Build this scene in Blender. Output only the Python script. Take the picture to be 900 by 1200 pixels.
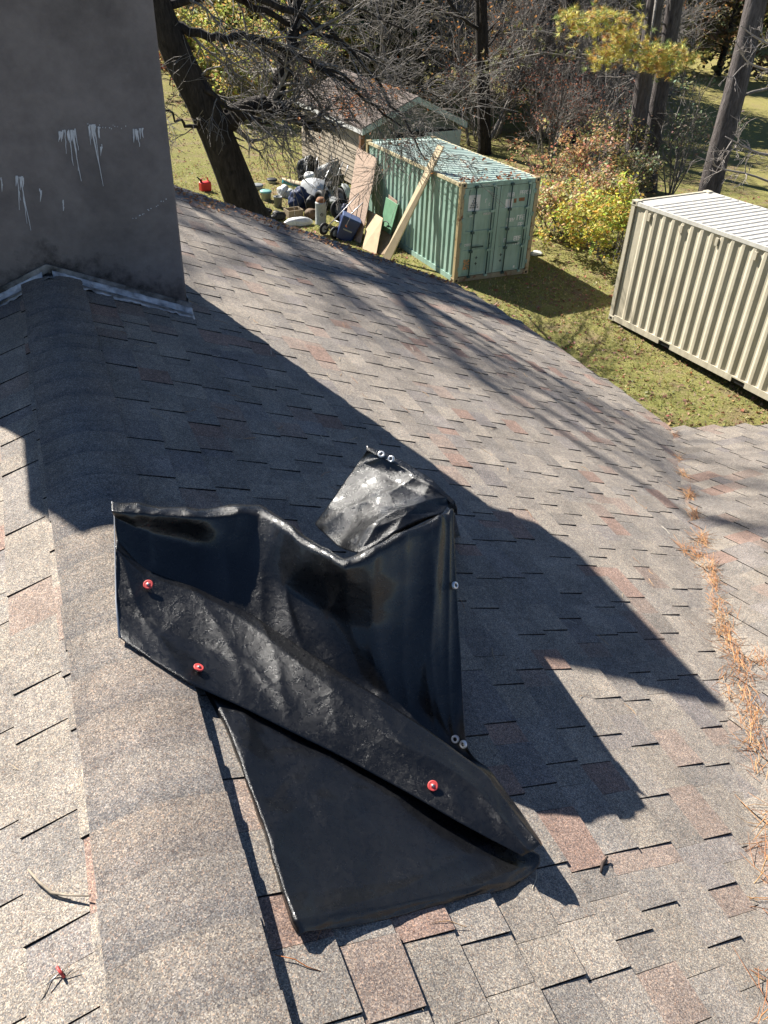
import bpy, bmesh, math, random
import numpy as np
from mathutils import Vector, Matrix, noise as mnoise

R_ = math.radians
rng = random.Random(7)
nrg = np.random.RandomState(7)
scene = bpy.context.scene
for o in list(bpy.data.objects):
    bpy.data.objects.remove(o)
ZO = 7.83                       # the camera's height above the lawn; everything below is written relative to the camera

# ------------------------------------------------------------------ camera
CX = np.array([0.92184876, -0.20027042, 0.33179304])
CY = np.array([-0.38460436, -0.57810593, 0.71963394])
CZ = np.array([0.04769013, -0.79100271, -0.60995112])
RM = np.array([CX, CY, CZ])     # rows: world axes in camera axes (right, down, forward)
cam_d = bpy.data.cameras.new('camera')
cam = bpy.data.objects.new('camera', cam_d)
scene.collection.objects.link(cam)
cr, cd, cf = RM[:, 0], RM[:, 1], RM[:, 2]
cam.matrix_world = Matrix(((cr[0], -cd[0], -cf[0], 0), (cr[1], -cd[1], -cf[1], 0), (cr[2], -cd[2], -cf[2], ZO), (0, 0, 0, 1)))
cam_d.sensor_fit = 'VERTICAL'
cam_d.sensor_height = 36
cam_d.sensor_width = 27
cam_d.lens = 27.0
cam_d.clip_start = 0.05
cam_d.clip_end = 2000
scene.camera = cam
scene.render.resolution_x = 768
scene.render.resolution_y = 1024

# ------------------------------------------------------------------ light
SUN_AZ = np.array([-0.424, 0.905])
SUN_EL = R_(39.0)
sdir = Vector((SUN_AZ[0] * math.cos(SUN_EL), SUN_AZ[1] * math.cos(SUN_EL), math.sin(SUN_EL)))
world = bpy.data.worlds.new('World')
scene.world = world
world.use_nodes = True
wn = world.node_tree
wn.nodes.clear()
sky = wn.nodes.new('ShaderNodeTexSky')
sky.sky_type = 'NISHITA'
sky.sun_disc = False
sky.sun_elevation = SUN_EL
sky.sun_rotation = math.atan2(SUN_AZ[0], SUN_AZ[1])
sky.air_density = 0.75
sky.dust_density = 0.1
sky.ozone_density = 3.0
bg = wn.nodes.new('ShaderNodeBackground')
bg.inputs['Strength'].default_value = 0.05
wo = wn.nodes.new('ShaderNodeOutputWorld')
wn.links.new(sky.outputs[0], bg.inputs[0])
wn.links.new(bg.outputs[0], wo.inputs[0])
sun_d = bpy.data.lights.new('sun', 'SUN')
sun_d.energy = 5.0
sun_d.angle = R_(0.53)
sun_d.color = (1.0, 0.95, 0.87)
sun = bpy.data.objects.new('sun', sun_d)
scene.collection.objects.link(sun)
sun.rotation_euler = sdir.to_track_quat('Z', 'Y').to_euler()
scene.view_settings.view_transform = 'Standard'
scene.view_settings.look = 'None'
scene.view_settings.exposure = 1.55
scene.view_settings.gamma = 1.0

# ------------------------------------------------------------------ geometry of the place
H, X0, P = 1.53, -0.035, 0.41            # camera above ridge, ridge x, roof pitch
COSA = 1 / math.sqrt(1 + P * P); SINA = P * COSA
def ray(u, v):
    return RM @ np.array([u - 450.0, v - 600.0, 900.0])
def proj(p):
    d = RM.T @ np.asarray(p, float)
    return 450 + 900 * d[0] / d[2], 600 + 900 * d[1] / d[2], d[2]
def onplane(u, v, n, d0):
    d = ray(u, v)
    return d * (d0 / np.dot(n, d))
def rt(u, v, h=0.0):                     # point at height h over the main roof slope
    return onplane(u, v, np.array([P, 0, 1.0]), -H + P * X0 + h)
def at_y(u, v, y):
    d = ray(u, v); return d * (y / d[1])
def at_x(u, v, x):
    d = ray(u, v); return d * (x / d[0])
def gz(x, y):                            # height of the lawn
    z = -7.83
    if y > 18: z -= .03 * (min(y, 34) - 18)
    z += .10 * max(0, 6.5 - x) * min(1, max(0, (y - 14) / 6))
    if x > 16: z += .012 * (x - 16)
    if y > 34: z += .035 * (min(y, 70) - 34)
    return z
def gp(u, v):                            # pixel to lawn
    d = ray(u, v); t = 7.83 / -d[2]
    for _ in range(40):
        p = d * t
        t += (p[2] - gz(p[0], p[1])) / -d[2] * .8
    return d * t

# ------------------------------------------------------------------ helpers
col = scene.collection
class MB:
    def __init__(s): s.v = []; s.f = []; s.c = []; s.uv = None; s.sm = []
    def add(s, vs, fs, c=None, smooth=False):
        b = len(s.v)
        s.v += [tuple(map(float, p)) for p in vs]
        for q in fs:
            s.f.append(tuple(i + b for i in q)); s.c.append(c); s.sm.append(smooth)
    def box(s, x0, x1, y0, y1, z0, z1, c=None):
        s.add([(x0,y0,z0),(x1,y0,z0),(x1,y1,z0),(x0,y1,z0),(x0,y0,z1),(x1,y0,z1),(x1,y1,z1),(x0,y1,z1)],
              [(3,2,1,0),(4,5,6,7),(0,1,5,4),(1,2,6,5),(2,3,7,6),(3,0,4,7)], c)
    def hexa2(s, p, c, ce):              # top coated with c, cut edges ce
        s.add(p, [(3,2,1,0),(0,1,5,4),(1,2,6,5),(2,3,7,6),(3,0,4,7)], ce); s.add(p, [(4,5,6,7)], c)
    def hexa(s, p, c=None):              # 8 points, bottom 4 then top 4
        s.add(p, [(3,2,1,0),(4,5,6,7),(0,1,5,4),(1,2,6,5),(2,3,7,6),(3,0,4,7)], c)
    def tube(s, pts, rad, n=6, c=None, cap=True):
        pts = [np.asarray(p, float) for p in pts]; m = len(pts); vs = []
        ref = None
        for i in range(m):
            t = pts[min(i+1, m-1)] - pts[max(i-1, 0)]; t = t / (np.linalg.norm(t) + 1e-9)
            if ref is None:
                ref = np.array([0,0,1.]) if abs(t[2]) < .9 else np.array([1.,0,0])
            a = np.cross(t, ref); a /= np.linalg.norm(a) + 1e-9; b = np.cross(t, a); ref = -b if False else ref
            r = rad[i] if hasattr(rad, '__len__') else rad
            for k in range(n):
                w = 2 * math.pi * k / n
                vs.append(pts[i] + r * (math.cos(w) * a + math.sin(w) * b))
        fs = [(i*n+k, i*n+(k+1) % n, (i+1)*n+(k+1) % n, (i+1)*n+k) for i in range(m-1) for k in range(n)]
        if cap: fs += [tuple(range(n-1, -1, -1)), tuple((m-1)*n+k for k in range(n))]
        s.add(vs, fs, c, True)
    def lathe(s, prof, n=20, c=None, M=None, smooth=True):   # prof: (r,z)
        vs = []
        for r, z in prof:
            for k in range(n):
                w = 2*math.pi*k/n; p = Vector((r*math.cos(w), r*math.sin(w), z))
                vs.append(M @ p if M else p)
        m = len(prof)
        fs = [(i*n+k, i*n+(k+1) % n, (i+1)*n+(k+1) % n, (i+1)*n+k) for i in range(m-1) for k in range(n)]
        s.add(vs, fs, c, smooth)
    def grid(s, g, c=None, smooth=True):
        g = np.asarray(g); a, b = g.shape[:2]
        s.add(g.reshape(-1, 3), [(i*b+j, i*b+j+1, (i+1)*b+j+1, (i+1)*b+j) for i in range(a-1) for j in range(b-1)], c, smooth)
    def build(s, name, mat, parent=None, base=None):
        me = bpy.data.meshes.new(name)
        v = np.array(s.v, float)
        if base is not None: v = v - np.asarray(base, float)
        me.from_pydata(v.tolist(), [], s.f)
        if any(c is not None for c in s.c):
            at = me.color_attributes.new('Col', 'FLOAT_COLOR', 'CORNER')
            arr = []
            for f, c in zip(s.f, s.c):
                c = c or (.5, .5, .5)
                arr += [c[0], c[1], c[2], 1.0] * len(f)
            at.data.foreach_set('color', arr)
        if any(s.sm): me.polygons.foreach_set('use_smooth', s.sm)
        if mat is not None: me.materials.append(mat)
        me.update()
        o = bpy.data.objects.new(name, me); col.objects.link(o)
        if parent is not None: o.parent = parent
        return o
def tag(o, label, cat, group=None, kind=None):
    if label: o['label'] = label
    if cat: o['category'] = cat
    if group: o['group'] = group
    if kind: o['kind'] = kind
    return o
def empty(name, loc=(0,0,0), rot=None):
    o = bpy.data.objects.new(name, None); col.objects.link(o)
    o.empty_display_size = .2
    o.location = Vector([float(a) for a in loc])
    if rot is not None: o.rotation_euler = rot
    return o

# ------------------------------------------------------------------ materials
MATS = {}
def nodes(name):
    m = bpy.data.materials.new(name); m.use_nodes = True
    nt = m.node_tree; b = nt.nodes['Principled BSDF']
    MATS[name] = m
    return m, nt, b
def N(nt, typ, **kw):
    n = nt.nodes.new(typ)
    for k, v in kw.items():
        if hasattr(n, k) and k not in n.inputs: setattr(n, k, v)
        else: n.inputs[k].default_value = v
    return n
def ramp(nt, fac, stops, interp='LINEAR'):
    n = nt.nodes.new('ShaderNodeValToRGB'); n.color_ramp.interpolation = interp
    e = n.color_ramp.elements
    while len(e) < len(stops): e.new(.5)
    for k, (p, c) in enumerate(stops):
        e[k].position = p; e[k].color = (*c, 1) if len(c) == 3 else c
    nt.links.new(fac, n.inputs[0]); return n.outputs[0]
def mix(nt, fac, a, b, mode='MIX'):
    n = nt.nodes.new('ShaderNodeMix'); n.data_type = 'RGBA'; n.blend_type = mode
    for s, x in ((n.inputs[0], fac), (n.inputs[6], a), (n.inputs[7], b)):
        if hasattr(x, 'is_linked'): nt.links.new(x, s)
        elif isinstance(x, (int, float)): s.default_value = x
        else: s.default_value = (*x, 1)
    return n.outputs[2]
def coord(nt, scale=(1,1,1)):
    tc = nt.nodes.new('ShaderNodeTexCoord'); mp = nt.nodes.new('ShaderNodeMapping')
    mp.inputs['Scale'].default_value = scale
    nt.links.new(tc.outputs['Object'], mp.inputs[0]); return mp.outputs[0]
def noise(nt, vec, scale, detail=4, rough=.55, dist=0):
    n = N(nt, 'ShaderNodeTexNoise', Scale=scale, Detail=detail, Roughness=rough, Distortion=dist)
    nt.links.new(vec, n.inputs['Vector']); return n
def bump(nt, h, strength, dist, prev=None):
    n = N(nt, 'ShaderNodeBump', Strength=strength, Distance=dist)
    nt.links.new(h, n.inputs['Height'])
    if prev: nt.links.new(prev, n.inputs['Normal'])
    return n.outputs[0]
def plain(name, c, rough=.7, metal=0, var=.25, vs=6, c2=None, bs=0, bscale=40, spec=.3, stops=None):
    m, nt, b = nodes(name)
    v = coord(nt); n = noise(nt, v, vs, 6, .6)
    c2 = c2 or tuple(x * (1 - var) for x in c)
    lo, hi = stops or (.35, .65)
    nt.links.new(ramp(nt, n.outputs[0], [(lo, c2), (hi, c)]), b.inputs['Base Color'])
    b.inputs['Roughness'].default_value = rough; b.inputs['Metallic'].default_value = metal
    b.inputs['Specular IOR Level'].default_value = spec
    if bs:
        n2 = noise(nt, v, bscale, 5, .6)
        nt.links.new(bump(nt, n2.outputs[0], bs, .01), b.inputs['Normal'])
    return m

def make_shingle():
    m, nt, b = nodes('shingle_granules')
    v = coord(nt)
    at = N(nt, 'ShaderNodeAttribute', attribute_name='Col')
    vo = N(nt, 'ShaderNodeTexVoronoi', Scale=430.0); nt.links.new(v, vo.inputs['Vector'])
    sep = nt.nodes.new('ShaderNodeSeparateColor'); nt.links.new(vo.outputs['Color'], sep.inputs[0])
    sp = ramp(nt, sep.outputs[0], [(0, (.42,.42,.45)), (.35, (.80,.80,.81)), (.7, (1.12,1.10,1.06)), (.9, (1.5,1.46,1.38)), (1, (1.95,1.88,1.76))])
    vo2 = N(nt, 'ShaderNodeTexVoronoi', Scale=330.0); nt.links.new(v, vo2.inputs['Vector'])
    c = mix(nt, 1, at.outputs['Color'], sp, 'MULTIPLY')
    tint = ramp(nt, sep.outputs[1], [(0, (.9,.95,1.06)), (.5, (1,1,1)), (.82, (1.04,1,.95)), (.92, (1.14,.97,.87)), (1, (1.2,.92,.8))])
    c = mix(nt, .8, c, tint, 'MULTIPLY')
    n1 = noise(nt, v, 5, 6, .65)
    c = mix(nt, 1, c, ramp(nt, n1.outputs[0], [(.3, (.78,.78,.78)), (.7, (1.16,1.15,1.13))]), 'MULTIPLY')
    n2 = noise(nt, v, 42, 4, .6)
    c = mix(nt, 1, c, ramp(nt, n2.outputs[0], [(.3, (.82,.82,.84)), (.7, (1.14,1.13,1.12))]), 'MULTIPLY')
    nt.links.new(c, b.inputs['Base Color'])
    b.inputs['Roughness'].default_value = .95; b.inputs['Specular IOR Level'].default_value = .15
    bp = bump(nt, sep.outputs[0], .55, .0016)
    bp = bump(nt, n2.outputs[0], .25, .004, bp)
    nt.links.new(bp, b.inputs['Normal'])
    return m
SHINGLE = make_shingle()

def make_tarp():
    m, nt, b = nodes('black_tarp')
    v = coord(nt)
    b.inputs['Base Color'].default_value = (.008, .009, .011, 1)
    b.inputs['Specular IOR Level'].default_value = .40
    n0 = noise(nt, v, 9, 5, .6)
    n1 = noise(nt, v, 60, 5, .7)
    dust = noise(nt, v, 3.2, 8, .7, .6)
    b1 = ramp(nt, dust.outputs[0], [(.46, (.004,.0042,.005)), (.68, (.007,.007,.0075)), (.86, (.035,.033,.030))])
    nt.links.new(b1, b.inputs['Base Color'])
    rr = ramp(nt, n1.outputs[0], [(.3, (.22,)*3), (.7, (.38,)*3)])
    b.inputs['Coat Weight'].default_value = .3; b.inputs['Coat Roughness'].default_value = .11
    nt.links.new(rr, b.inputs['Roughness'])
    mp = coord(nt, (1, 1, 1))
    vo = N(nt, 'ShaderNodeTexVoronoi', Scale=16.0, feature='DISTANCE_TO_EDGE')
    wv = noise(nt, v, 6, 3, .5)
    va = nt.nodes.new('ShaderNodeVectorMath'); va.operation = 'ADD'
    sc = nt.nodes.new('ShaderNodeVectorMath'); sc.operation = 'SCALE'; sc.inputs['Scale'].default_value = .12
    nt.links.new(wv.outputs['Color'], sc.inputs[0]); nt.links.new(v, va.inputs[0]); nt.links.new(sc.outputs[0], va.inputs[1])
    nt.links.new(va.outputs[0], vo.inputs['Vector'])
    cr_ = ramp(nt, vo.outputs['Distance'], [(0, (1,)*3), (.12, (.25,)*3), (.4, (0,)*3)])
    bp = bump(nt, cr_, .10, .005)
    bp = bump(nt, n0.outputs[0], .14, .02, bp)
    bp = bump(nt, n1.outputs[0], .22, .003, bp)
    gr = noise(nt, v, 620, 2, .6)
    bp = bump(nt, gr.outputs[0], .5, .0010, bp)
    vf = N(nt, 'ShaderNodeTexVoronoi', Scale=7.0); nt.links.new(va.outputs[0], vf.inputs['Vector'])
    bp = bump(nt, vf.outputs['Distance'], .16, .03, bp)
    for dr, sc3 in (('X', 150.0), ('Y', 150.0)):
        w3 = N(nt, 'ShaderNodeTexWave', wave_type='BANDS', bands_direction=dr, Scale=sc3, Distortion=1.2, Detail=1.0)
        nt.links.new(v, w3.inputs['Vector']); bp = bump(nt, w3.outputs['Fac'], .38, .0005, bp)
    nt.links.new(bp, b.inputs['Normal'])
    return m
TARP = make_tarp()

def make_stucco():
    m, nt, b = nodes('dark_stucco')
    v = coord(nt)
    n1 = noise(nt, v, 2.2, 8, .65, .5); n2 = noise(nt, v, 14, 6, .7); n3 = noise(nt, v, 90, 4, .6)
    c = ramp(nt, n1.outputs[0], [(.3, (.128,.112,.106)), (.5, (.176,.154,.145)), (.72, (.212,.186,.174))])
    c = mix(nt, .6, c, ramp(nt, n2.outputs[0], [(.3, (.75,.75,.75)), (.7, (1.2,1.2,1.2))]), 'MULTIPLY')
    # damp black staining that creeps up from the flashing
    tc = nt.nodes.new('ShaderNodeTexCoord'); sx = nt.nodes.new('ShaderNodeSeparateXYZ'); nt.links.new(tc.outputs['Object'], sx.inputs[0])
    ab = N(nt, 'ShaderNodeMath', operation='ABSOLUTE'); nt.links.new(sx.outputs['X'], ab.inputs[0])
    ma = N(nt, 'ShaderNodeMath', operation='MULTIPLY_ADD'); ma.inputs[1].default_value = .41
    nt.links.new(ab.outputs[0], ma.inputs[0]); nt.links.new(sx.outputs['Z'], ma.inputs[2])
    mm = N(nt, 'ShaderNodeMath', operation='MULTIPLY_ADD'); mm.inputs[1].default_value = .55
    nt.links.new(n2.outputs[0], mm.inputs[0]); 
    sb = N(nt, 'ShaderNodeMath', operation='MULTIPLY'); sb.inputs[1].default_value = -1.0
    nt.links.new(ma.outputs[0], sb.inputs[0]); nt.links.new(sb.outputs[0], mm.inputs[2])
    st = ramp(nt, mm.outputs[0], [(.12, (0,)*3), (.32, (1,)*3)])
    c = mix(nt, st, c, (.012, .011, .011))
    nt.links.new(c, b.inputs['Base Color'])
    b.inputs['Roughness'].default_value = .9; b.inputs['Specular IOR Level'].default_value = .2
    bp = bump(nt, n2.outputs[0], .35, .02); bp = bump(nt, n3.outputs[0], .4, .004, bp)
    nt.links.new(bp, b.inputs['Normal'])
    return m
STUCCO = make_stucco()

def make_grass():
    m, nt, b = nodes('lawn_grass')
    v = coord(nt)
    n1 = noise(nt, v, .35, 6, .6); n2 = noise(nt, v, 2.2, 7, .7); n3 = noise(nt, v, 26, 6, .75); n4 = noise(nt, v, 1.1, 5, .6)
    c = ramp(nt, n2.outputs[0], [(.28, (.17,.155,.055)), (.5, (.235,.220,.075)), (.72, (.30,.275,.11))])
    c = mix(nt, ramp(nt, n4.outputs[0], [(.52, (0,)*3), (.66, (1,)*3)]), c, (.23, .17, .105))
    c = mix(nt, ramp(nt, n1.outputs[0], [(.4, (0,)*3), (.7, (.55,)*3)]), c, (.19, .21, .06))
    c = mix(nt, 1, c, ramp(nt, n3.outputs[0], [(.3, (.45,.45,.45)), (.55, (1,1,1)), (.75, (1.6,1.55,1.5))]), 'MULTIPLY')
    tcx = nt.nodes.new('ShaderNodeTexCoord'); sxx = nt.nodes.new('ShaderNodeSeparateXYZ'); nt.links.new(tcx.outputs['Object'], sxx.inputs[0])
    mrx = N(nt, 'ShaderNodeMapRange'); mrx.inputs[1].default_value = 24; mrx.inputs[2].default_value = 40; mrx.inputs[4].default_value = .45; nt.links.new(sxx.outputs['X'], mrx.inputs[0])
    c = mix(nt, mrx.outputs[0], c, (.33, .28, .10))
    n5 = noise(nt, v, 8, 6, .7)
    c = mix(nt, ramp(nt, n5.outputs[0], [(.54, (0,)*3), (.64, (.8,)*3)]), c, (.26, .19, .115))
    nt.links.new(c, b.inputs['Base Color'])
    b.inputs['Roughness'].default_value = 1; b.inputs['Specular IOR Level'].default_value = .1
    bp = bump(nt, n3.outputs[0], .9, .06)
    nt.links.new(bp, b.inputs['Normal'])
    return m
GRASS = make_grass()

def make_attr(name, rough=.8, spec=.2, trans=0, bs=0, bscale=30):
    m, nt, b = nodes(name)
    at = N(nt, 'ShaderNodeAttribute', attribute_name='Col')
    v = coord(nt); n = noise(nt, v, bscale, 4)
    c = mix(nt, 1, at.outputs['Color'], ramp(nt, n.outputs[0], [(.3, (.8,)*3), (.7, (1.2,)*3)]), 'MULTIPLY')
    nt.links.new(c, b.inputs['Base Color'])
    b.inputs['Roughness'].default_value = rough; b.inputs['Specular IOR Level'].default_value = spec
    if bs: nt.links.new(bump(nt, n.outputs[0], bs, .01), b.inputs['Normal'])
    if trans:
        tr = nt.nodes.new('ShaderNodeBsdfTranslucent'); ms = nt.nodes.new('ShaderNodeMixShader'); ms.inputs[0].default_value = trans
        nt.links.new(c, tr.inputs[0]); nt.links.new(b.outputs[0], ms.inputs[1]); nt.links.new(tr.outputs[0], ms.inputs[2])
        nt.links.new(ms.outputs[0], nt.nodes['Material Output'].inputs[0])
    return m
LEAF = make_attr('leaf', .6, .3, .35)
TWIG = make_attr('dry_needle', .6, .3, 0)
PAINTED = make_attr('painted_piece', .55, .3)

def make_bark(name, c1, c2, sc=1, zs=.25):
    m, nt, b = nodes(name)
    v = coord(nt, (1, 1, zs))
    n1 = noise(nt, v, 14 * sc, 7, .7, .6); n2 = noise(nt, v, 3 * sc, 4, .6)
    c = ramp(nt, n1.outputs[0], [(.32, c1), (.7, c2)])
    c = mix(nt, 1, c, ramp(nt, n2.outputs[0], [(.3, (.7,)*3), (.7, (1.3,)*3)]), 'MULTIPLY')
    nt.links.new(c, b.inputs['Base Color'])
    b.inputs['Roughness'].default_value = .9; b.inputs['Specular IOR Level'].default_value = .15
    nt.links.new(bump(nt, n1.outputs[0], 1, .06), b.inputs['Normal'])
    return m
BARK = make_bark('dark_bark', (.012,.010,.009), (.055,.046,.040))
BARK2 = make_bark('grey_bark', (.10,.09,.082), (.33,.30,.27))
PBARK = make_bark('pine_bark', (.04,.034,.032), (.15,.13,.125), 1, .18)

def make_container_paint(name, c, fade, rust, rust_amt=.62, streak=True):
    m, nt, b = nodes(name)
    v = coord(nt); vs = coord(nt, (1, 1, .12))
    n1 = noise(nt, v, 1.3, 6, .6); n2 = noise(nt, vs, 9, 6, .65); n3 = noise(nt, v, 5, 8, .7)
    x = mix(nt, ramp(nt, n1.outputs[0], [(.35, (0,)*3), (.7, (1,)*3)]), c, fade)
    x = mix(nt, 1, x, ramp(nt, n2.outputs[0], [(.3, (.8,.79,.77)), (.65, (1.08,1.08,1.08))]), 'MULTIPLY')
    x = mix(nt, ramp(nt, n3.outputs[0], [(rust_amt, (0,)*3), (rust_amt + .06, (1,)*3)]), x, rust)
    nt.links.new(x, b.inputs['Base Color'])
    b.inputs['Roughness'].default_value = .5; b.inputs['Specular IOR Level'].default_value = .35
    nt.links.new(bump(nt, n1.outputs[0], .3, .05), b.inputs['Normal'])
    return m
GREENP = make_container_paint('green_container_paint', (.20,.315,.26), (.29,.405,.345), (.16,.075,.035), .68)
GREENR = make_container_paint('green_roof_paint', (.30,.40,.36), (.42,.49,.45), (.20,.10,.05), .68)
YRUST = make_container_paint('rusty_yellow_post', (.30,.23,.12), (.38,.32,.20), (.15,.065,.03), .55)
TANP = make_container_paint('tan_container_paint', (.45,.405,.31), (.50,.455,.355), (.20,.11,.06), .74)
TANR = make_container_paint('tan_roof_paint', (.50,.48,.43), (.56,.54,.49), (.22,.12,.07), .74)

DARK = plain('black_rubber', (.012,.012,.013), .6, 0, .3)
STEEL = plain('dull_steel', (.42,.42,.42), .42, .8, .3)
RODM = plain('lock_rod_paint', (.035,.075,.07), .5, 0, .4)
WHITE = plain('white_paint', (.68,.68,.66), .5, 0, .2)
DRIP = plain('white_sealant', (.62,.62,.63), .7, 0, .25, 30)
FLASH = plain('worn_flashing', (.34,.33,.32), .5, .3, .6, 10, (.05,.047,.044), .3, 60)
SEAL = plain('flashing_sealant', (.60,.60,.62), .6, 0, .5, 14, (.20,.20,.21), .4, 50)
CONC = plain('crown_mortar', (.30,.29,.27), .9, 0, .3, 8, None, .4, 30)
LUMBER = plain('pine_lumber', (.46,.37,.24), .7, 0, .2, 3)
OSB = plain('strand_board', (.36,.265,.20), .8, 0, .4, 26, (.19,.13,.095), .3, 40)
PLY = plain('plywood', (.40,.29,.17), .75, 0, .2, 5)
PLYD = plain('weathered_plywood', (.25,.17,.10), .8, 0, .3, 5)
RED = plain('red_plastic', (.56,.06,.055), .55, 0, .15, spec=.5)
REDCAN = plain('red_can_plastic', (.60,.02,.018), .45, 0, .15, spec=.5)
SILVER = plain('silver_panel', (.50,.51,.52), .4, .2, .25)
GREY = plain('grey_plastic', (.20,.21,.21), .6, 0, .25)
LGREY = plain('light_grey_plastic', (.38,.40,.38), .6, 0, .25)
BLUE = plain('navy_cloth', (.015,.03,.09), .6, 0, .4, 9, None, .5, 20)
BLUEB = plain('blue_plastic', (.02,.05,.45), .5, 0, .2)
TEAL = plain('teal_plastic', (.02,.17,.19), .5, 0, .3)
TEALL = plain('pale_teal_plastic', (.18,.38,.34), .5, 0, .25)
GREENB = plain('green_board', (.13,.27,.16), .6, 0, .2)
BROWN = plain('brown_wood', (.13,.085,.05), .8, 0, .3)
CARD = plain('wooden_box', (.28,.22,.14), .8, 0, .3)
RUST = plain('rusty_metal', (.25,.12,.06), .8, 0, .4)
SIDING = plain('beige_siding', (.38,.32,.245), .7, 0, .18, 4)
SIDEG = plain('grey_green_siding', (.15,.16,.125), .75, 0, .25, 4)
TRIMG = plain('pale_green_trim', (.40,.46,.41), .6, 0, .15)
SHEDR = plain('shed_shingles', (.15,.12,.105), .95, 0, .45, 9, None, .6, 30)
WALLM = plain('house_siding', (.34,.32,.29), .8, 0, .15)
DECK = plain('roof_felt', (.03,.03,.032), .95, 0, .3, 20)
WOODTRIM = plain('fascia_board', (.22,.20,.18), .8, 0, .3)

# ------------------------------------------------------------------ ground
def build_ground():
    xs = list(np.linspace(-60, 0, 16)) + list(np.linspace(2, 40, 39)) + list(np.linspace(45, 400, 20))
    ys = list(np.linspace(-60, 0, 10)) + list(np.linspace(2, 46, 45)) + list(np.linspace(50, 420, 30))
    g = [[(x, y, gz(x, y) + (.05 * mnoise.noise(Vector((x * .3, y * .3, 0))) if 0 < y < 60 else 0)) for x in xs] for y in ys]
    mb = MB(); mb.grid(g)
    o = mb.build('ground', GRASS); o['kind'] = 'structure'
build_ground()

# ------------------------------------------------------------------ house
RAKE_Y, EAVE_X = 7.52, 4.86
EP = [(4.93,4.4),(4.87,5.04),(4.79,5.8),(4.63,6.55),(4.38,7.2),(4.20,RAKE_Y)]       # the eave draws in towards the far gable
def eave_y(x):
    for (xa, ya), (xb, yb) in zip(EP[:-1], EP[1:]):
        if xb <= x <= xa: return ya + (xa - x) / (xa - xb) * (yb - ya)
    return RAKE_Y if x < 4.2 else 4.4
VA, VB = np.array([1.41, .427]), np.array([4.93, 4.529])        # valley in plan
VS = (VB[1] - VA[1]) / (VB[0] - VA[0])
def valley_y(x): return VA[1] + (x - VA[0]) * VS
def valley_x(y): return VA[0] + (y - VA[1]) / VS
WP = .3515
def wing_z(y): return -2.123 - WP * (y - .427)
def main_z(x): return -H - P * abs(x - X0)
WING_RIDGE_Y = .427 - (-1.53 + 2.123 + .03) / WP
HB = (0, 0, -7.83)
house = empty('house', HB)
tag(house, 'house with weathered grey shingle roof, dark stucco chimney and a valley full of pine needles', 'house')
WX1 = 9.5
def wing_edge(x): return valley_y(EAVE_X) + .06 - (x - EAVE_X) * .62
mb = MB()                                   # walls
mb.box(-4.5, 4.10, -6.5, 7.2, -7.83, -3.5)
mb.hexa([(4.45,-5.5,-7.84),(9.1,-5.5,-7.84),(9.1,1.5,-7.84),(4.45,4.2,-7.84),(4.45,-5.5,-3.68),(9.1,-5.5,-3.68),(9.1,1.5,-3.68),(4.45,4.2,-3.68)])
mb.add([(-4.5,7.2,-3.5),(4.10,7.2,-3.5),(X0,7.2,-1.66)], [(0,1,2)])
mb.build('wall', WALLM, house, HB)
def slope_slab(name, poly, zf, th=.06):
    n = len(poly); mb = MB()
    mb.add([(x, y, zf(x, y)) for x, y in poly] + [(x, y, zf(x, y) - th) for x, y in poly],
           [tuple(range(n)), tuple(range(2*n-1, n-1, -1))] + [(i, n+i, n+(i+1) % n, (i+1) % n) for i in range(n)])
    return mb.build(name, DECK, house, HB)
vy0 = WING_RIDGE_Y
s_main = slope_slab('roof_slope', [(X0,-6.8),(valley_x(-6.8) if 0 else .9,-6.8),(max(X0+.02, valley_x(vy0)), vy0),(EAVE_X, valley_y(EAVE_X)),(EAVE_X,RAKE_Y),(X0,RAKE_Y)][0:0] or
                    [(X0, vy0), (max(X0+.02, valley_x(vy0)), vy0), (EAVE_X, valley_y(EAVE_X))] + EP[1:] + [(X0, RAKE_Y)], lambda x, y: main_z(x))
s_left = slope_slab('roof_slope', [(-4.9,-6.8),(X0,-6.8),(X0,RAKE_Y),(-4.9,RAKE_Y)], lambda x, y: main_z(x))
s_wing = slope_slab('roof_slope', [(valley_x(vy0), vy0), (WX1, vy0), (WX1, wing_edge(WX1)), (EAVE_X + .06, wing_edge(EAVE_X + .06)), (EAVE_X, valley_y(EAVE_X))], lambda x, y: wing_z(y))
s_back = slope_slab('roof_slope', [(X0, -6.8), (WX1, -6.8), (WX1, vy0), (X0, vy0)], lambda x, y: -1.56 + .40 * (y - vy0))
mb = MB()                                   # fascia boards and drip edge
for (xa, ya), (xb, yb) in zip(EP[:-1], EP[1:]):
    mb.hexa([(xa-.06,ya,main_z(xa)-.22),(xa-.03,ya,main_z(xa)-.22),(xb-.03,yb-.001,main_z(xb)-.22),(xb-.06,yb-.001,main_z(xb)-.22),(xa-.06,ya,main_z(xa)-.065),(xa-.03,ya,main_z(xa)-.065),(xb-.03,yb-.001,main_z(xb)-.065),(xb-.06,yb-.001,main_z(xb)-.065)])
mb.build('fascia', WOODTRIM, house, HB)
mb = MB(); xa_, xb_ = EAVE_X + .06, WX1 - .02; q_ = []
for dz0 in (-.22, -.065):
    for x_, o_ in ((xa_, -.06), (xb_, -.06), (xb_, -.03), (xa_, -.03)): q_.append((x_, wing_edge(x_) + o_, wing_z(wing_edge(x_) + o_) + dz0))
mb.hexa(q_)
mb.build('fascia', WOODTRIM, house, HB)
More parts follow.
